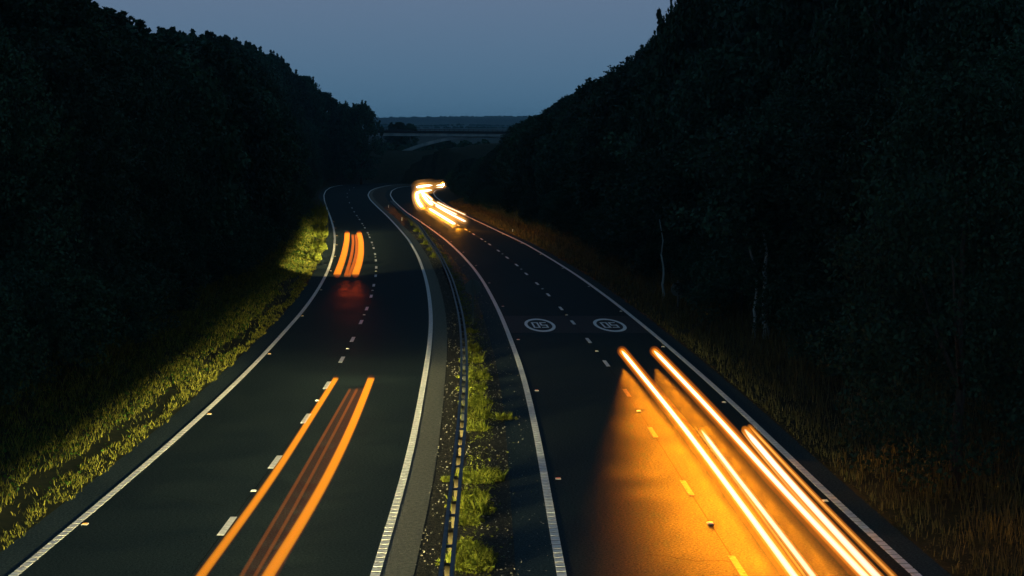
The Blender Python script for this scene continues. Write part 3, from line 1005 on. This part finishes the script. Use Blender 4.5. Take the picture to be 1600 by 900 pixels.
# ------------------------------------------------------------------ crash barrier
PX_B = [(698, 894), (714.5, 728), (722, 672), (725, 609), (725.6, 564), (725, 530), (720, 491), (713, 465), (706, 439.6), (697, 418.6), (685, 395), (670, 374), (655, 351), (640, 339.5), (622, 325), (611, 314)]
BR = curve(PX_B, z=0.62, near=45)
barrier = add("crash_barrier", None, label="open box beam steel crash barrier along the central reservation", category="barrier")
HB = 0.62
for sg in (-1, 1):
    Q = offset(BR, sg * 0.105)
    P = [(p[0], p[1], HB) for p in Q]
    add("rail", MB().tube(P, 0.052, profile=[(-0.8, -1), (0.8, -1), (0.8, 1), (-0.8, 1)]).mesh("rail", M_STEEL), barrier)
pmesh = MB().box((0, 0, -0.30), (0.115, 0.06, 0.62)).mesh("post", M_POST_LIT)
pmesh_far = MB().box((0, 0, -0.30), (0.115, 0.06, 0.62)).mesh("post", M_RAIL)  # dark copy for far posts, lack of headlight put into the colour
plate = MB().box((0, 0, 0.0), (0.14, 0.09, 0.05)).mesh("spacer", M_STEEL)
s, a = 1.0, arc(BR)[-1]
while s < a:
    p = at_arc(BR, s); t = tangent_at(BR, s)
    if p[1] > 10 and p[1] < 260:
        rz = math.atan2(-t[0], t[1])
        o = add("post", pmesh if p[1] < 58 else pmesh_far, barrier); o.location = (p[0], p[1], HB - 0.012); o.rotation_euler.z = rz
        o = add("spacer", plate, barrier); q = at_arc(BR, s + 1.6); o.location = (q[0], q[1], HB - 0.01); o.rotation_euler.z = rz
    s += 3.2

# round speed signs seen from behind, on posts
def round_sign(px, base_px, disc_px, top_px, rad, label):
    p = ground(px, base_px)
    Y = p[1]
    root = add("traffic_sign", None, label=label, category="sign")
    root.location = (p[0], Y, 0)
    zc, zt = height_at(disc_px, Y), height_at(top_px, Y)
    add("post", MB().tube([(0, 0, -0.3), (0, 0, zt)], 0.045, seg=10).mesh("post", M_GREY, smooth=False), root)
    n = 36
    m = MB()
    m.tube([(0, 0.06, zc), (0, 0.085, zc)], rad, seg=n)
    add("sign_plate", m.mesh("sign_plate", M_GREY), root)
    mc = MB().box((0, 0.035, zc + rad * 0.4), (rad * 1.2, 0.04, 0.05)).box((0, 0.035, zc - rad * 0.4), (rad * 1.2, 0.04, 0.05))
    add("bracket", mc.mesh("bracket", M_GREY), root)
round_sign(739, 506, 449, 436, 0.40, "back of a round sign on a post in the central reservation")
round_sign(1059, 492, 452, 438, 0.38, "back of a round sign on a post before the right wood")

def marker(px, py, h, label):
    p = ground(px, py)
    d, _ = road_distance(p[None, :2])
    root = add("marker_post", None, label=label, category="marker post")
    root.location = (p[0], p[1], 0.0)
    add("post_body", MB().box((0, 0, h / 2 - 0.1), (0.10, 0.05, h + 0.2), taper=0.9).mesh("post_body", M_WHITE), root)
    add("reflector", MB().box((0, -0.03, h * 0.8), (0.06, 0.01, 0.1)).mesh("reflector", M_STUD), root)
marker(951.5, 414, 0.45, "white marker post on the right verge above the roundels")
marker(801, 364, 0.4, "small white marker post on the right verge beyond the streaks")
marker(628, 344.5, 0.4, "small white marker in the central reservation, nearer one")
marker(607, 324.5, 0.4, "small white marker in the central reservation, farther one")

# ------------------------------------------------------------------ grass, weeds and stones
def blades(P, z, h, width, lean, seed, curl=True):
    """one bent quad-and-tip blade per point"""
    r = np.random.default_rng(seed)
    n = len(P)
    th = r.uniform(0, 2 * np.pi, n)
    dx, dy = np.cos(th), np.sin(th)
    ph = r.uniform(0, 2 * np.pi, n)
    lx, ly = np.cos(ph) * lean * h, np.sin(ph) * lean * h
    w = width * r.uniform(0.6, 1.3, n)
    B = np.column_stack([P, z])
    V = np.zeros((n, 5, 3))
    V[:, 0] = B + np.column_stack([-dx * w, -dy * w, np.zeros(n)])
    V[:, 1] = B + np.column_stack([dx * w, dy * w, np.zeros(n)])
    V[:, 2] = B + np.column_stack([dx * w * 0.7 + lx * 0.4, dy * w * 0.7 + ly * 0.4, h * 0.6])
    V[:, 3] = B + np.column_stack([-dx * w * 0.7 + lx * 0.4, -dy * w * 0.7 + ly * 0.4, h * 0.6])
    V[:, 4] = B + np.column_stack([lx, ly, h])
    V = V.reshape(-1, 3)
    k = np.arange(n)[:, None] * 5
    tri = np.vstack([k + np.array([[0, 1, 2]]), k + np.array([[0, 2, 3]]), k + np.array([[3, 2, 4]])])
    return V, tri

def scatter_verge(Q, side, n, dmin, dmax, prof, seed, ymax=260, power=1.0, clump=0.0, gully=0.0):
    r = np.random.default_rng(seed)
    a = arc(Q)
    N_ = normals(Q) * side
    # denser where nearer the camera
    s = a[-1] * r.random(n * 3) ** 1.25
    X = np.interp(s, a, Q[:, 0]); Y = np.interp(s, a, Q[:, 1])
    nx_, ny_ = np.interp(s, a, N_[:, 0]), np.interp(s, a, N_[:, 1])
    d = dmin + (dmax - dmin) * r.random(n * 3) ** power
    P = np.column_stack([X + nx_ * d, Y + ny_ * d])
    keep = (Y > 26) & (Y < ymax) & (np.abs(P[:, 0]) / P[:, 1] < 0.30)
    if clump > 0:
        f = fnoise(P[:, 0] * 2.6 + seed, P[:, 1] * 1.3)
        keep &= f > clump + r.normal(0, 0.07, len(f))
    if gully > 0:                                       # a wandering bare band a little way in from the tarmac
        g0 = 0.85 + 0.9 * (fnoise(s * 0.25, s * 0.0 + 3) - 0.5)
        g1 = 0.34 * np.clip(2.4 * fnoise(s * 0.12 + 40, s * 0.0 + 9) - 0.7, 0, 1)
        keep &= ~((np.abs(d - g0) < g1) & (r.random(len(d)) < gully))
        keep &= d > 0.45 * (fnoise(s * 0.9 + 7, s * 0 + 1) - 0.5)
    P, d = P[keep][:n], d[keep][:n]
    z = np.interp(d, BANK_D, prof) + bumps(P[:, 0], P[:, 1]) * np.minimum(1, d / 2.0) * 0.8
    return P, z - 0.02, d

def stuff(name, V, Fc, mat, label):
    return add(name, mesh_np(name, V, Fc, [mat]), kind="stuff", label=label, category=None) if False else add(name, mesh_np(name, V, Fc, [mat]), kind="stuff", label=label)

r_ = np.random.default_rng(5)
P, z, d = scatter_verge(LV, -1, 110000, -0.12, 5.2, BANK_L, 11, power=1.2, clump=0.40, gully=0.93)
h = (0.10 + 0.05 * d) * r_.uniform(0.5, 1.6, len(P))
stuff("verge_grass", *blades(P, z, h, 0.008 + P[:, 1] * 0.0001, 0.5, 1), M_GRASS, "short yellowish grass on the verge of the left carriageway")
def leaves(P, z, size, spread, seed):
    r = np.random.default_rng(seed)
    n = len(P)
    C_ = np.column_stack([P, z + r.uniform(0.02, 1, n) * spread])
    a = r.normal(size=(n, 3)); a[:, 2] *= 0.5; a /= np.linalg.norm(a, axis=1)[:, None]
    b = np.cross(a, r.normal(size=(n, 3)) * 0.5 + [0, 0, 1]); b /= np.linalg.norm(b, axis=1)[:, None] + 1e-9
    s = (size * r.uniform(0.5, 1.5, n))[:, None]
    V = np.stack([C_ - a * s, C_ + b * s * 0.55, C_ + a * s, C_ - b * s * 0.55], 1).reshape(-1, 3)
    return V, np.arange(len(V)).reshape(-1, 4)
P, z, d = scatter_verge(LV, -1, 80000, 0.3, 5.6, BANK_L, 12, power=0.7, clump=0.42, gully=0.93)
stuff("verge_weeds", *leaves(P, z, 0.035 + P[:, 1] * 0.0002, 0.12 + 0.06 * d, 3), M_GREENWEED, "broad leaved green weeds on the verge of the left carriageway")

P, z, d = scatter_verge(RV, 1, 90000, 0.05, 9.5, BANK_R, 21, ymax=300, power=1.0, clump=0.40)
h = (0.18 + 0.16 * np.minimum(d, 4)) * r_.uniform(0.5, 1.5, len(P))
stuff("tall_grass", *blades(P, z, h, 0.010 + P[:, 1] * 0.0001, 0.22, 2), M_DRY, "tall dry grass on the right bank")
P, z, d = scatter_verge(RV, 1, 70000, -0.02, 8.5, BANK_R, 22, ymax=300, power=1.2, clump=0.42)
stuff("bank_weeds", *leaves(P, z, 0.03 + P[:, 1] * 0.0002, 0.10 + 0.12 * np.minimum(d, 4), 4), M_DRY, "brown and green weeds on the right bank")

# stones and litter on the central reservation
A, B = match(offset(L2, 0.80), offset(R1, -0.95), 900)
n = 6500
r = np.random.default_rng(31)
sA = arc(A)
s = sA[-1] * r.random(n * 2) ** 1.4
t = r.random(n * 2)
X = np.interp(s, sA, A[:, 0]) * (1 - t) + np.interp(s, sA, B[:, 0]) * t
Yv = np.interp(s, sA, A[:, 1]) * (1 - t) + np.interp(s, sA, B[:, 1]) * t
dens = np.sin(X * 3.1 + np.sin(Yv * 0.8) * 2) + np.sin(Yv * 0.9 + X)
keep = (Yv > 26) & (Yv < 200) & (dens > r.uniform(-1.6, 1.0, len(X)))
P = np.column_stack([X, Yv])[keep][:n]
n = len(P)
base = np.array([[1, 0, 0], [-1, 0, 0], [0, 1, 0], [0, -1, 0], [0, 0, 0.8], [0, 0, -0.6]])
fo = np.array([[0, 2, 4], [2, 1, 4], [1, 3, 4], [3, 0, 4], [2, 0, 5], [1, 2, 5], [3, 1, 5], [0, 3, 5]])
sc = (r.uniform(0.010, 0.034, n) ** 1)[:, None, None] * r.uniform(0.6, 1.3, (n, 1, 3))
V = base[None] * sc + np.column_stack([P, np.full(n, 0.0)])[:, None, :]
stuff("stone_chips", V.reshape(-1, 3), (np.arange(n)[:, None, None] * 6 + fo[None]).reshape(-1, 3), M_STONE, "pale stone chips and litter on the central reservation")
# low moss and small leaves between the stones, densest beside the barrier
n = 30000
s = arc(BR)[-1] * r.random(n) ** 1.3
bx_, by_ = np.interp(s, arc(BR), BR[:, 0]), np.interp(s, arc(BR), BR[:, 1])
off = 0.18 + np.abs(r.normal(0, 0.42, n))
P = np.column_stack([bx_ + off, by_])
f = np.sin(by_ * 0.55) + np.sin(by_ * 1.7 + 1) + 0.7 * np.sin(by_ * 3.9)
keep = (by_ > 26) & (by_ < 230) & (f > r.uniform(-2.0, 2.2, n))
P = P[keep]
stuff("low_weeds", *leaves(P, np.zeros(len(P)), 0.028 + P[:, 1] * 0.00015, 0.12, 8), M_WEED, "low yellowish weeds along the foot of the crash barrier")
n = 5000
s = arc(BR)[-1] * r.random(n) ** 1.3
bx_, by_ = np.interp(s, arc(BR), BR[:, 0]), np.interp(s, arc(BR), BR[:, 1])
off = r.uniform(-0.75, 2.2, n)
P = np.column_stack([bx_ + off, by_])
keep = (by_ > 26) & (by_ < 150)
P = P[keep]
stuff("ground_litter", *leaves(P, np.zeros(len(P)), 0.018 + P[:, 1] * 0.0001, 0.03, 9), M_STONE, "dead leaves and litter scattered over the gravel")

# separate clumps of weeds in the central reservation
def clump_mesh(seed, R=0.45, H_=0.5, n_leaf=700, n_blade=260, mat=None):
    r = np.random.default_rng(seed)
    ang, rad = r.uniform(0, 2 * np.pi, n_blade), R * np.sqrt(r.random(n_blade)) * 0.8
    P = np.column_stack([np.cos(ang) * rad, np.sin(ang) * rad])
    h = H_ * r.uniform(0.45, 1.15, n_blade)
    V1, F1 = blades(P, np.zeros(n_blade) - 0.02, h, 0.010, 0.35, seed)
    blade_me = mesh_np("stem", V1, F1, [mat or M_WEED])
    th_ = r.uniform(0, 6.28, 22)
    rr_ = R * np.sqrt(r.random(22))
    cs = np.column_stack([np.cos(th_) * rr_, np.sin(th_) * rr_ * 1.2, (1 - 0.75 * rr_ / R) * H_ * r.uniform(0.3, 1.0, 22)])
    V2, F2 = leaf_cloud(cs, R * r.uniform(0.12, 0.34, 22), n_leaf // 22, 0.034, seed=seed)
    V2[:, 2] = np.maximum(V2[:, 2], 0.01)
    leaf_me = mesh_np("leafage", V2, F2, [mat or M_WEED])
    return blade_me, leaf_me
CL = [clump_mesh(400 + k) for k in range(5)]
clumps = [(738, 548, 1.0, "small"), (738, 566, 1.2, ""), (743, 592, 1.3, ""), (741, 612, 1.1, ""), (741, 634, 1.2, ""), (740, 654, 1.3, ""), (744, 672, 0.9, ""),
          (736, 752, 1.1, ""), (752, 752, 1.2, ""), (768, 750, 0.9, ""), (738, 778, 1.0, ""), (735, 800, 1.2, ""), (732, 818, 0.9, ""), (726, 858, 0.9, ""),
          (724, 885, 1.2, ""), (742, 888, 1.1, ""), (789, 655, 0.75, "lone"), (748, 870, 0.8, ""), (734, 520, 0.9, ""), (700, 752, 0.5, ""),
          (662, 372, 1.1, ""), (668, 382, 1.1, ""), (675, 392, 1.2, ""), (681, 402, 1.1, ""), (648, 352, 1.3, ""), (655, 362, 1.2, "")]
ORD = "lowest,second,third,fourth,fifth,sixth,seventh,eighth,ninth,tenth,eleventh,twelfth,thirteenth,fourteenth,fifteenth,sixteenth".split(",")
def clump_label(px, py):
    near_ = sorted([(b, a) for a, b, c, t in clumps if b > 700 and t != "lone"], reverse=True)
    mid_ = sorted([(b, a) for a, b, c, t in clumps if 500 < b < 700 and t != "lone"], reverse=True)
    far_ = sorted([(b, a) for a, b, c, t in clumps if b < 500], reverse=True)
    if (py, px) in near_:
        return ORD[near_.index((py, px))] + " weed clump up the barrier from the bottom of the picture, before the gravelly gap"
    if (py, px) in mid_:
        return ORD[mid_.index((py, px))] + " yellow-green weed clump in the row beyond the gravelly gap by the barrier"
    return ORD[far_.index((py, px))] + " weed clump of the far row where the barrier bends"
for k, (px, py, sc_, tag_) in enumerate(clumps):
    p = ground(px, py)
    lab = "lone small weed clump on the gravel near the right carriageway" if tag_ == "lone" else "yellow-green weed clump beside the crash barrier"
    root = add("weed_clump", None, label=lab, category="weeds")
    if tag_ != "lone":
        root["label"] = clump_label(px, py)
        root["group"] = "weed clumps beside the crash barrier"
    root.location = (p[0], p[1], 0)
    root.rotation_euler.z = random.uniform(0, 6.28)
    k_ = sc_ * random.uniform(0.85, 1.1)
    root.scale = (k_, k_, sc_ * random.uniform(0.55, 0.9))
    b_, l_ = CL[k % 5]
    add("stem", b_, root, kind="stuff"); add("leafage", l_, root, kind="stuff")

# lit scrub at the left verge by the bend, and bushes hiding the far edge of the road
for px, py, h_, w_, lab in ((497, 392, 1.3, 1.5, "lit yellow-green bush on the left verge, lowest of the row by the bend"), (500, 372, 1.7, 1.8, "lit yellow-green bush on the left verge, second of the row by the bend"),
                            (500, 352, 2.0, 2.0, "lit yellow-green bush on the left verge, third of the row by the bend"), (497, 338, 2.3, 2.4, "lit yellow-green bush on the left verge, topmost of the row by the bend"),
                            (490, 408, 1.0, 1.2, "green bush on the left verge just before the lit row")):
    p = ground(px, py)
    d_, _ = road_distance(p[None, :2])
    root = add("roadside_bush", None, label=lab, category="bush")
    root.location = (p[0], p[1], float(bank_height(d_, np.array([-1]))[0]) - 0.05)
    root.scale = (w_ * 1.1, w_ * 1.1, h_ * 1.9)
    b_, l_ = CL[random.randint(0, 4)]
    add("stem", b_, root, kind="stuff"); add("leafage", l_, root, kind="stuff")
for k in range(9):
    Yk = 300 + k * 14
    i = int(np.argmin(np.abs(LV[:, 1] - Yk)))
    c = LV[i] + normals(LV)[i] * -random.uniform(2.5, 3.4)
    place_tree(c[0], c[1], 0.2, random.uniform(4, 7), 5.5, random.choice(BUSH), "dark bush leaning over the far left edge of the road", "bushes over the far left edge", "roadside_bush", "bush", 4.0, 5.5)

# ------------------------------------------------------------------ light: streaks left by lamps, and the lamps' beams
def streak_path(pix, z, ext=None):
    P = np.array([ground(a, b, z)[:2] for a, b in pix])
    if ext:
        d = P[-1] - P[-2]; d /= np.linalg.norm(d)
        P = np.vstack([P, P[-1] + d * ext])
    return resample(P, 1.0, 1)

def streak(parent, Q, z, w, h, mat, name="light_streak", glows=(), taper_end=True):
    n = 12
    prof = [(math.copysign(abs(math.cos(t)) ** 0.6, math.cos(t)), math.copysign(abs(math.sin(t)) ** 0.6, math.sin(t)) * h / w) for t in [2 * math.pi * (k + 0.5) / n for k in range(n)]]
    P = [(q[0], q[1], z) for q in Q]
    R = [w / 2] * len(P)
    if taper_end:
        R[0] *= 0.3
        R[1] *= 0.75
    o = add(name, MB().tube(P, R, profile=prof).mesh(name, mat, smooth=False), parent)
    for gr, gm in glows:
        pr = [(math.cos(2 * math.pi * k / 14), math.sin(2 * math.pi * k / 14)) for k in range(14)]
        d0 = Q[0] - Q[1]; d0 /= np.linalg.norm(d0)
        ext = gr * 1.4 if taper_end else 0.05
        Pg = [(Q[0][0] + d0[0] * ext, Q[0][1] + d0[1] * ext, z)] + P
        Rg = [gr * (0.5 if taper_end else 1.0)] + [gr] * len(P)
        add("glow", MB().tube(Pg, Rg, profile=pr).mesh("glow", gm, smooth=False), o)
    return o

E_WHITE = glow_mat("headlight_white", (1.0, 0.88, 0.66), 3.2)
E_WFAR = glow_mat("far_headlight_white", (1.0, 0.90, 0.68), 0.75)
E_CROSS = glow_mat("crossing_lamp_white", (1.0, 0.92, 0.62), 2.2)
E_GOLD = glow_mat("side_lamp_gold", (1.0, 0.46, 0.10), 3.0)
E_TAIL = glow_mat("tail_lamp_orange", (1.0, 0.31, 0.002), 1.85)
E_TAILFAR = glow_mat("tail_lamp_deep_orange", (1.0, 0.29, 0.010), 0.42)
G_OR = glow_mat("orange_glow", (1.0, 0.27, 0.01), 0.95)
G_OR2 = glow_mat("orange_bloom", (1.0, 0.22, 0.008), 0.20)
G_RED = glow_mat("red_bloom", (1.0, 0.14, 0.005), 0.09)
G_BODY = glow_mat("faint_orange_streak", (1.0, 0.22, 0.004), 0.38)
G_BODY2 = glow_mat("dim_red_streak", (1.0, 0.16, 0.004), 0.055)

def trail(label, cat="light trail", name="headlight_trail"):
    return add(name, None, label=label, category=cat)

# nearest right-hand pair
ZH = 0.65
pA = streak_path([(971.5, 548), (1018, 605), (1066, 664), (1122, 739), (1168, 800), (1241, 900), (1300, 980)], ZH, 14)
pB = streak_path([(1022, 548), (1075, 603), (1130, 662), (1164, 700), (1200, 740), (1254, 798), (1351, 900), (1430, 982)], ZH, 14)
t1 = trail("pair of long white headlight streaks starting farthest up the right carriageway")
gl = ((0.12, G_OR), (0.21, G_OR2))
streak(t1, pA, ZH, 0.13, 0.10, E_WHITE, glows=gl)
streak(t1, pB, ZH, 0.13, 0.10, E_WHITE, glows=gl)
pC = streak_path([(1096, 672), (1118, 703), (1148, 742), (1194, 800), (1268, 897), (1330, 978)], ZH, 10)
pC2 = streak_path([(1086, 667), (1104, 691), (1142, 742), (1186, 801), (1257, 900), (1316, 980)], ZH, 10)
pD = streak_path([(1164, 671), (1186, 699), (1226, 744), (1276, 800), (1366, 897), (1445, 980)], ZH, 10)
pD2 = streak_path([(1158, 673), (1178, 699), (1216, 744), (1262, 797), (1352, 895), (1430, 980)], ZH, 10)
pE = streak_path([(1171, 666), (1205, 703), (1247, 748), (1298, 802), (1393, 897), (1475, 980)], ZH + 0.1, 10)
t2 = trail("shorter doubled white and gold headlight streaks beside the right edge line")
streak(t2, pC, ZH, 0.11, 0.08, E_WHITE, glows=((0.085, G_OR),))
streak(t2, pC2, ZH, 0.035, 0.05, E_GOLD)
streak(t2, pD, ZH, 0.16, 0.09, E_WHITE, glows=((0.12, G_OR),))
streak(t2, pD2, ZH, 0.05, 0.05, E_GOLD)
streak(t2, pE, ZH + 0.1, 0.06, 0.05, E_GOLD, glows=((0.07, G_OR),))

# near left-hand car: tail lamps, number plate, brake lamp
ZT = 0.8
p1 = streak_path([(525, 591), (478, 665), (427, 746), (369, 826), (313, 900), (255, 980)], ZT, 12)
p2 = streak_path([(580, 591), (551, 665), (514.5, 742), (464, 832), (417, 900), (365, 985)], ZT, 12)
p3 = streak_path([(547, 608), (500, 690), (440, 795), (378, 897), (330, 980)], ZT - 0.2, 12)
p4 = streak_path([(558, 608), (515, 690), (460, 795), (400, 897), (352, 980)], ZT - 0.2, 12)
t3 = trail("pair of flat orange tail light streaks on the near left carriageway", name="tail_light_trail")
streak(t3, p1, ZT, 0.19, 0.09, E_TAIL, taper_end=False, glows=((0.115, G_RED),))
streak(t3, p2, ZT, 0.245, 0.09, E_TAIL, taper_end=False, glows=((0.145, G_RED),))
streak(t3, p3, ZT - 0.2, 0.085, 0.08, G_BODY, name="dim_streak", taper_end=False)
streak(t3, p4, ZT - 0.2, 0.085, 0.08, G_BODY, name="dim_streak", taper_end=False)
mid = streak_path([(563, 608), (528, 690), (478, 795), (420, 897), (375, 980)], ZT - 0.15, 12)
streak(t3, mid, ZT - 0.15, 0.40, 0.16, G_BODY2, name="dim_streak", taper_end=False)
mid = streak_path([(552, 608), (507, 690), (450, 795), (389, 897), (340, 980)], ZT - 0.2, 12)
streak(t3, mid, ZT - 0.22, 0.30, 0.12, G_BODY2, name="dim_streak", taper_end=False)

# far left-hand car
q1 = streak_path([(542.5, 364), (542, 376), (538, 396), (533, 412), (526.5, 429)], ZT)
q2 = streak_path([(561, 364), (564, 376), (564, 396), (561, 412), (555, 429)], ZT)
q3 = streak_path([(551, 367), (552, 379), (550, 396), (546, 412), (540, 431)], ZT - 0.1)
q4 = streak_path([(556, 367), (557.5, 379), (557, 396), (553, 412), (545, 431)], ZT - 0.1)
t4 = trail("short curved orange tail light streaks at the far left bend", name="tail_light_trail")
streak(t4, q1, ZT, 0.50, 0.14, E_TAILFAR, taper_end=False, glows=((0.24, G_RED),))
streak(t4, q2, ZT, 0.50, 0.14, E_TAILFAR, taper_end=False, glows=((0.24, G_RED),))
G_MID = glow_mat("middle_orange_streak", (1.0, 0.17, 0.006), 0.20)
streak(t4, q3, ZT - 0.1, 0.24, 0.20, G_MID, name="dim_streak", taper_end=False)
streak(t4, q4, ZT - 0.1, 0.24, 0.20, G_MID, name="dim_streak", taper_end=False)

# far right-hand traffic, several vehicles in a row coming out of the bend
def far_trail(label, paths, mat=None):
    mat = mat or E_WFAR
    t = trail(label)
    for pix, z, ww, glow in paths:
        Q = streak_path(pix, z)
        streak(t, Q, z, ww * 0.78, ww * 0.36, mat, glows=((ww * 0.85, G_FAR),) + (((ww * 1.5, G_FAR2),) if glow else ()))
G_FAR = glow_mat("far_orange_glow", (1.0, 0.40, 0.05), 0.09)
G_FAR2 = glow_mat("far_pale_glow", (1.0, 0.45, 0.12), 0.014)
far_trail("long thin white streak over the right edge line in the far traffic", [([(683, 315.5), (700, 324), (727, 335.5)], 0.8, 0.26, False)])
far_trail("broad white headlight streaks, lowest pair of the far traffic", [([(671, 326), (684, 334), (697, 342), (710, 350)], 0.65, 0.55, True), ([(681, 321), (696, 330), (711, 338), (727, 346)], 0.65, 0.45, True)])
far_trail("middle white headlight streaks curving through the far bend", [([(672, 313), (682, 319), (697, 327), (713, 335)], 0.7, 0.32, False), ([(660, 299), (662, 306), (668, 314), (675, 320)], 0.7, 0.60, True), ([(664, 303), (669, 307), (675, 312)], 0.9, 0.36, False)])
far_trail("leftmost white headlight streaks in the far bend", [([(651, 302), (651.5, 309), (654, 316), (659.5, 323.5)], 0.7, 0.60, True)])
far_trail("high cream lamps crossing the far bend, left cluster", [([(676, 289.5), (664, 290), (652.5, 292.5)], 1.2, 0.95, True), ([(675, 297), (662, 298), (652, 301)], 0.7, 0.8, True)], E_CROSS)
far_trail("high cream lamps at the right end of the far bend", [([(682, 289.8), (692.5, 289)], 1.2, 0.8, True), ([(681, 293), (690, 292.5)], 0.7, 0.5, False)], E_CROSS)

# beams: each lamp is put down again and again along its path, as it shone while the shutter was open
def beam_data(name, color, power, az=(-30, -20, 20, 30), cut=0.0, soft=0.02, near=0.03, radius=0.06):
    """a headlamp's pattern: az = degrees (to the lamp's own left negative) between which it shines, cut off above the
    horizontal, and most light thrown just below the horizontal so that the road is lit evenly"""
    L = bpy.data.lights.new(name, "POINT")
    L.energy = power
    L.color = color
    L.shadow_soft_size = radius
    L.use_nodes = True
    nt = L.node_tree
    nt.nodes.clear()
    lk = nt.links.new
    out = nt.nodes.new("ShaderNodeOutputLight")
    em = nt.nodes.new("ShaderNodeEmission")
    tc = nt.nodes.new("ShaderNodeTexCoord")
    sx = nt.nodes.new("ShaderNodeSeparateXYZ")
    lk(tc.outputs["Normal"], sx.inputs[0])
    def math_(op, a, b=None):
        m = nt.nodes.new("ShaderNodeMath"); m.operation = op
        for k, v in enumerate((a, b)):
            if v is None: continue
            if isinstance(v, (int, float)): m.inputs[k].default_value = v
            else: lk(v, m.inputs[k])
        return m.outputs[0]
    def ramp_(v, a, b, y0, y1):
        m = nt.nodes.new("ShaderNodeMapRange"); m.interpolation_type = 'SMOOTHSTEP'
        m.inputs["From Min"].default_value, m.inputs["From Max"].default_value = a, b
        m.inputs["To Min"].default_value, m.inputs["To Max"].default_value = y0, y1
        lk(v, m.inputs["Value"]); return m.outputs[0]
    ang = math_('ARCTAN2', sx.outputs["X"], sx.outputs["Y"])          # the lamp's own +Y is forwards, +X its right
    w = math_('MULTIPLY', ramp_(ang, math.radians(az[0]), math.radians(az[1]), 0, 1), ramp_(ang, math.radians(az[2]), math.radians(az[3]), 1, 0))
    w = math_('MULTIPLY', w, ramp_(sx.outputs["Z"], cut - soft, cut + soft, 1, 0))
    dn = math_('MAXIMUM', math_('MULTIPLY', sx.outputs["Z"], -1.0), near)
    k = math_('POWER', math_('DIVIDE', near, dn), 2.0)
    lk(math_('MULTIPLY', w, k), em.inputs["Strength"])
    lk(em.outputs[0], out.inputs[0])
    return L
def beams(Q, z, data, step, s0=0.0, s1=None, yaw=0.0, ahead=0.0, flip=False):
    a = arc(Q)[-1] if s1 is None else s1
    s = s0
    while s <= a:
        p = at_arc(Q, s)
        t = tangent_at(Q, s) * (-1 if flip else 1)
        o = bpy.data.objects.new("headlamp_beam", data)
        COL.objects.link(o)
        o.location = (p[0] + t[0] * ahead, p[1] + t[1] * ahead, z)
        o.rotation_euler.z = math.atan2(-t[0], t[1]) + yaw
        s += step

B_TAIL = beam_data("tail_lamp_light", (1.0, 0.07, 0.004), 800, az=(-9, -2, 2, 9), near=0.11)
beams(streak_path([(541, 418), (537.5, 430)], ZT), ZT, B_TAIL, 6.0, 0.0)
beams(streak_path([(559, 418), (556, 430)], ZT), ZT, B_TAIL, 6.0, 0.0)
# right carriageway: towards the camera (paths already run that way)
B_R = beam_data("beam_right", (1.0, 0.20, 0.003), 80000, az=(-3.2, -0.6, 1.8, 7.6), near=0.035)
beams(pA, ZH, B_R, 3.0, 0.5)
beams(pB, ZH, B_R, 3.0, 0.5)
B_SIDE = beam_data("beam_right_spill", (1.0, 0.42, 0.06), 700, az=(-85, -50, -16, -7), near=0.10, cut=0.05, soft=0.06)
beams(pE, ZH, B_SIDE, 5.0, 1.0)
# left carriageway: away from the camera, from the middle line of the tail streaks (they run towards the camera: flip)
mid1 = (resample(p1, 1.0, 0)[:55] + resample(p2, 1.0, 0)[:55]) / 2
B_L = beam_data("beam_left", (1.0, 0.88, 0.38), 2900, az=(-85, -35, 25, 65), near=0.07, cut=-0.025)
beams(mid1, ZH, B_L, 2.0, 0.0, ahead=4.0, flip=True)
B_LONG = beam_data("beam_left_long", (1.0, 0.88, 0.38), 9000, az=(-26, -13, -5, -1), near=0.02, cut=-0.004, soft=0.01)
beams(mid1, ZH, B_LONG, 5.0, 0.0, 11.0, ahead=4.0, flip=True)
midf = streak_path([(551, 362), (552, 376), (550, 396), (546, 412), (540, 430)], ZT)
B_F = beam_data("beam_far_left", (1.0, 0.86, 0.36), 9000, az=(-80, -35, 12, 40), near=0.06)
beams(midf, ZH, B_F, 8.0, 0.0, ahead=4.0, flip=True)
# far right-hand traffic
fr = streak_path([(652, 300), (655, 310), (664, 318), (682, 329), (700, 339), (720, 349)], 0.65)
B_FR = beam_data("beam_far_right", (1.0, 0.27, 0.010), 17000, az=(-24, -9, 2, 11), near=0.10)
beams(fr, ZH, B_FR, 9.0, 34.0)

# ------------------------------------------------------------------ haze: thin damp air, one even box round the whole valley
m_haze = bpy.data.materials.new("haze_air")
m_haze.use_nodes = True
nt = m_haze.node_tree
nt.nodes.clear()
pv = nt.nodes.new("ShaderNodeVolumePrincipled"); ho = nt.nodes.new("ShaderNodeOutputMaterial")
pv.inputs["Color"].default_value = (0.35, 0.75, 1.0, 1)
pv.inputs["Density"].default_value = 0.00013
nt.links.new(pv.outputs[0], ho.inputs["Volume"])
hz = MB().box((0, 4480, 44), (12400, 9400, 92)).mesh("haze", m_haze)
add("haze", hz, kind="stuff", label="thin blue evening haze filling the valley")
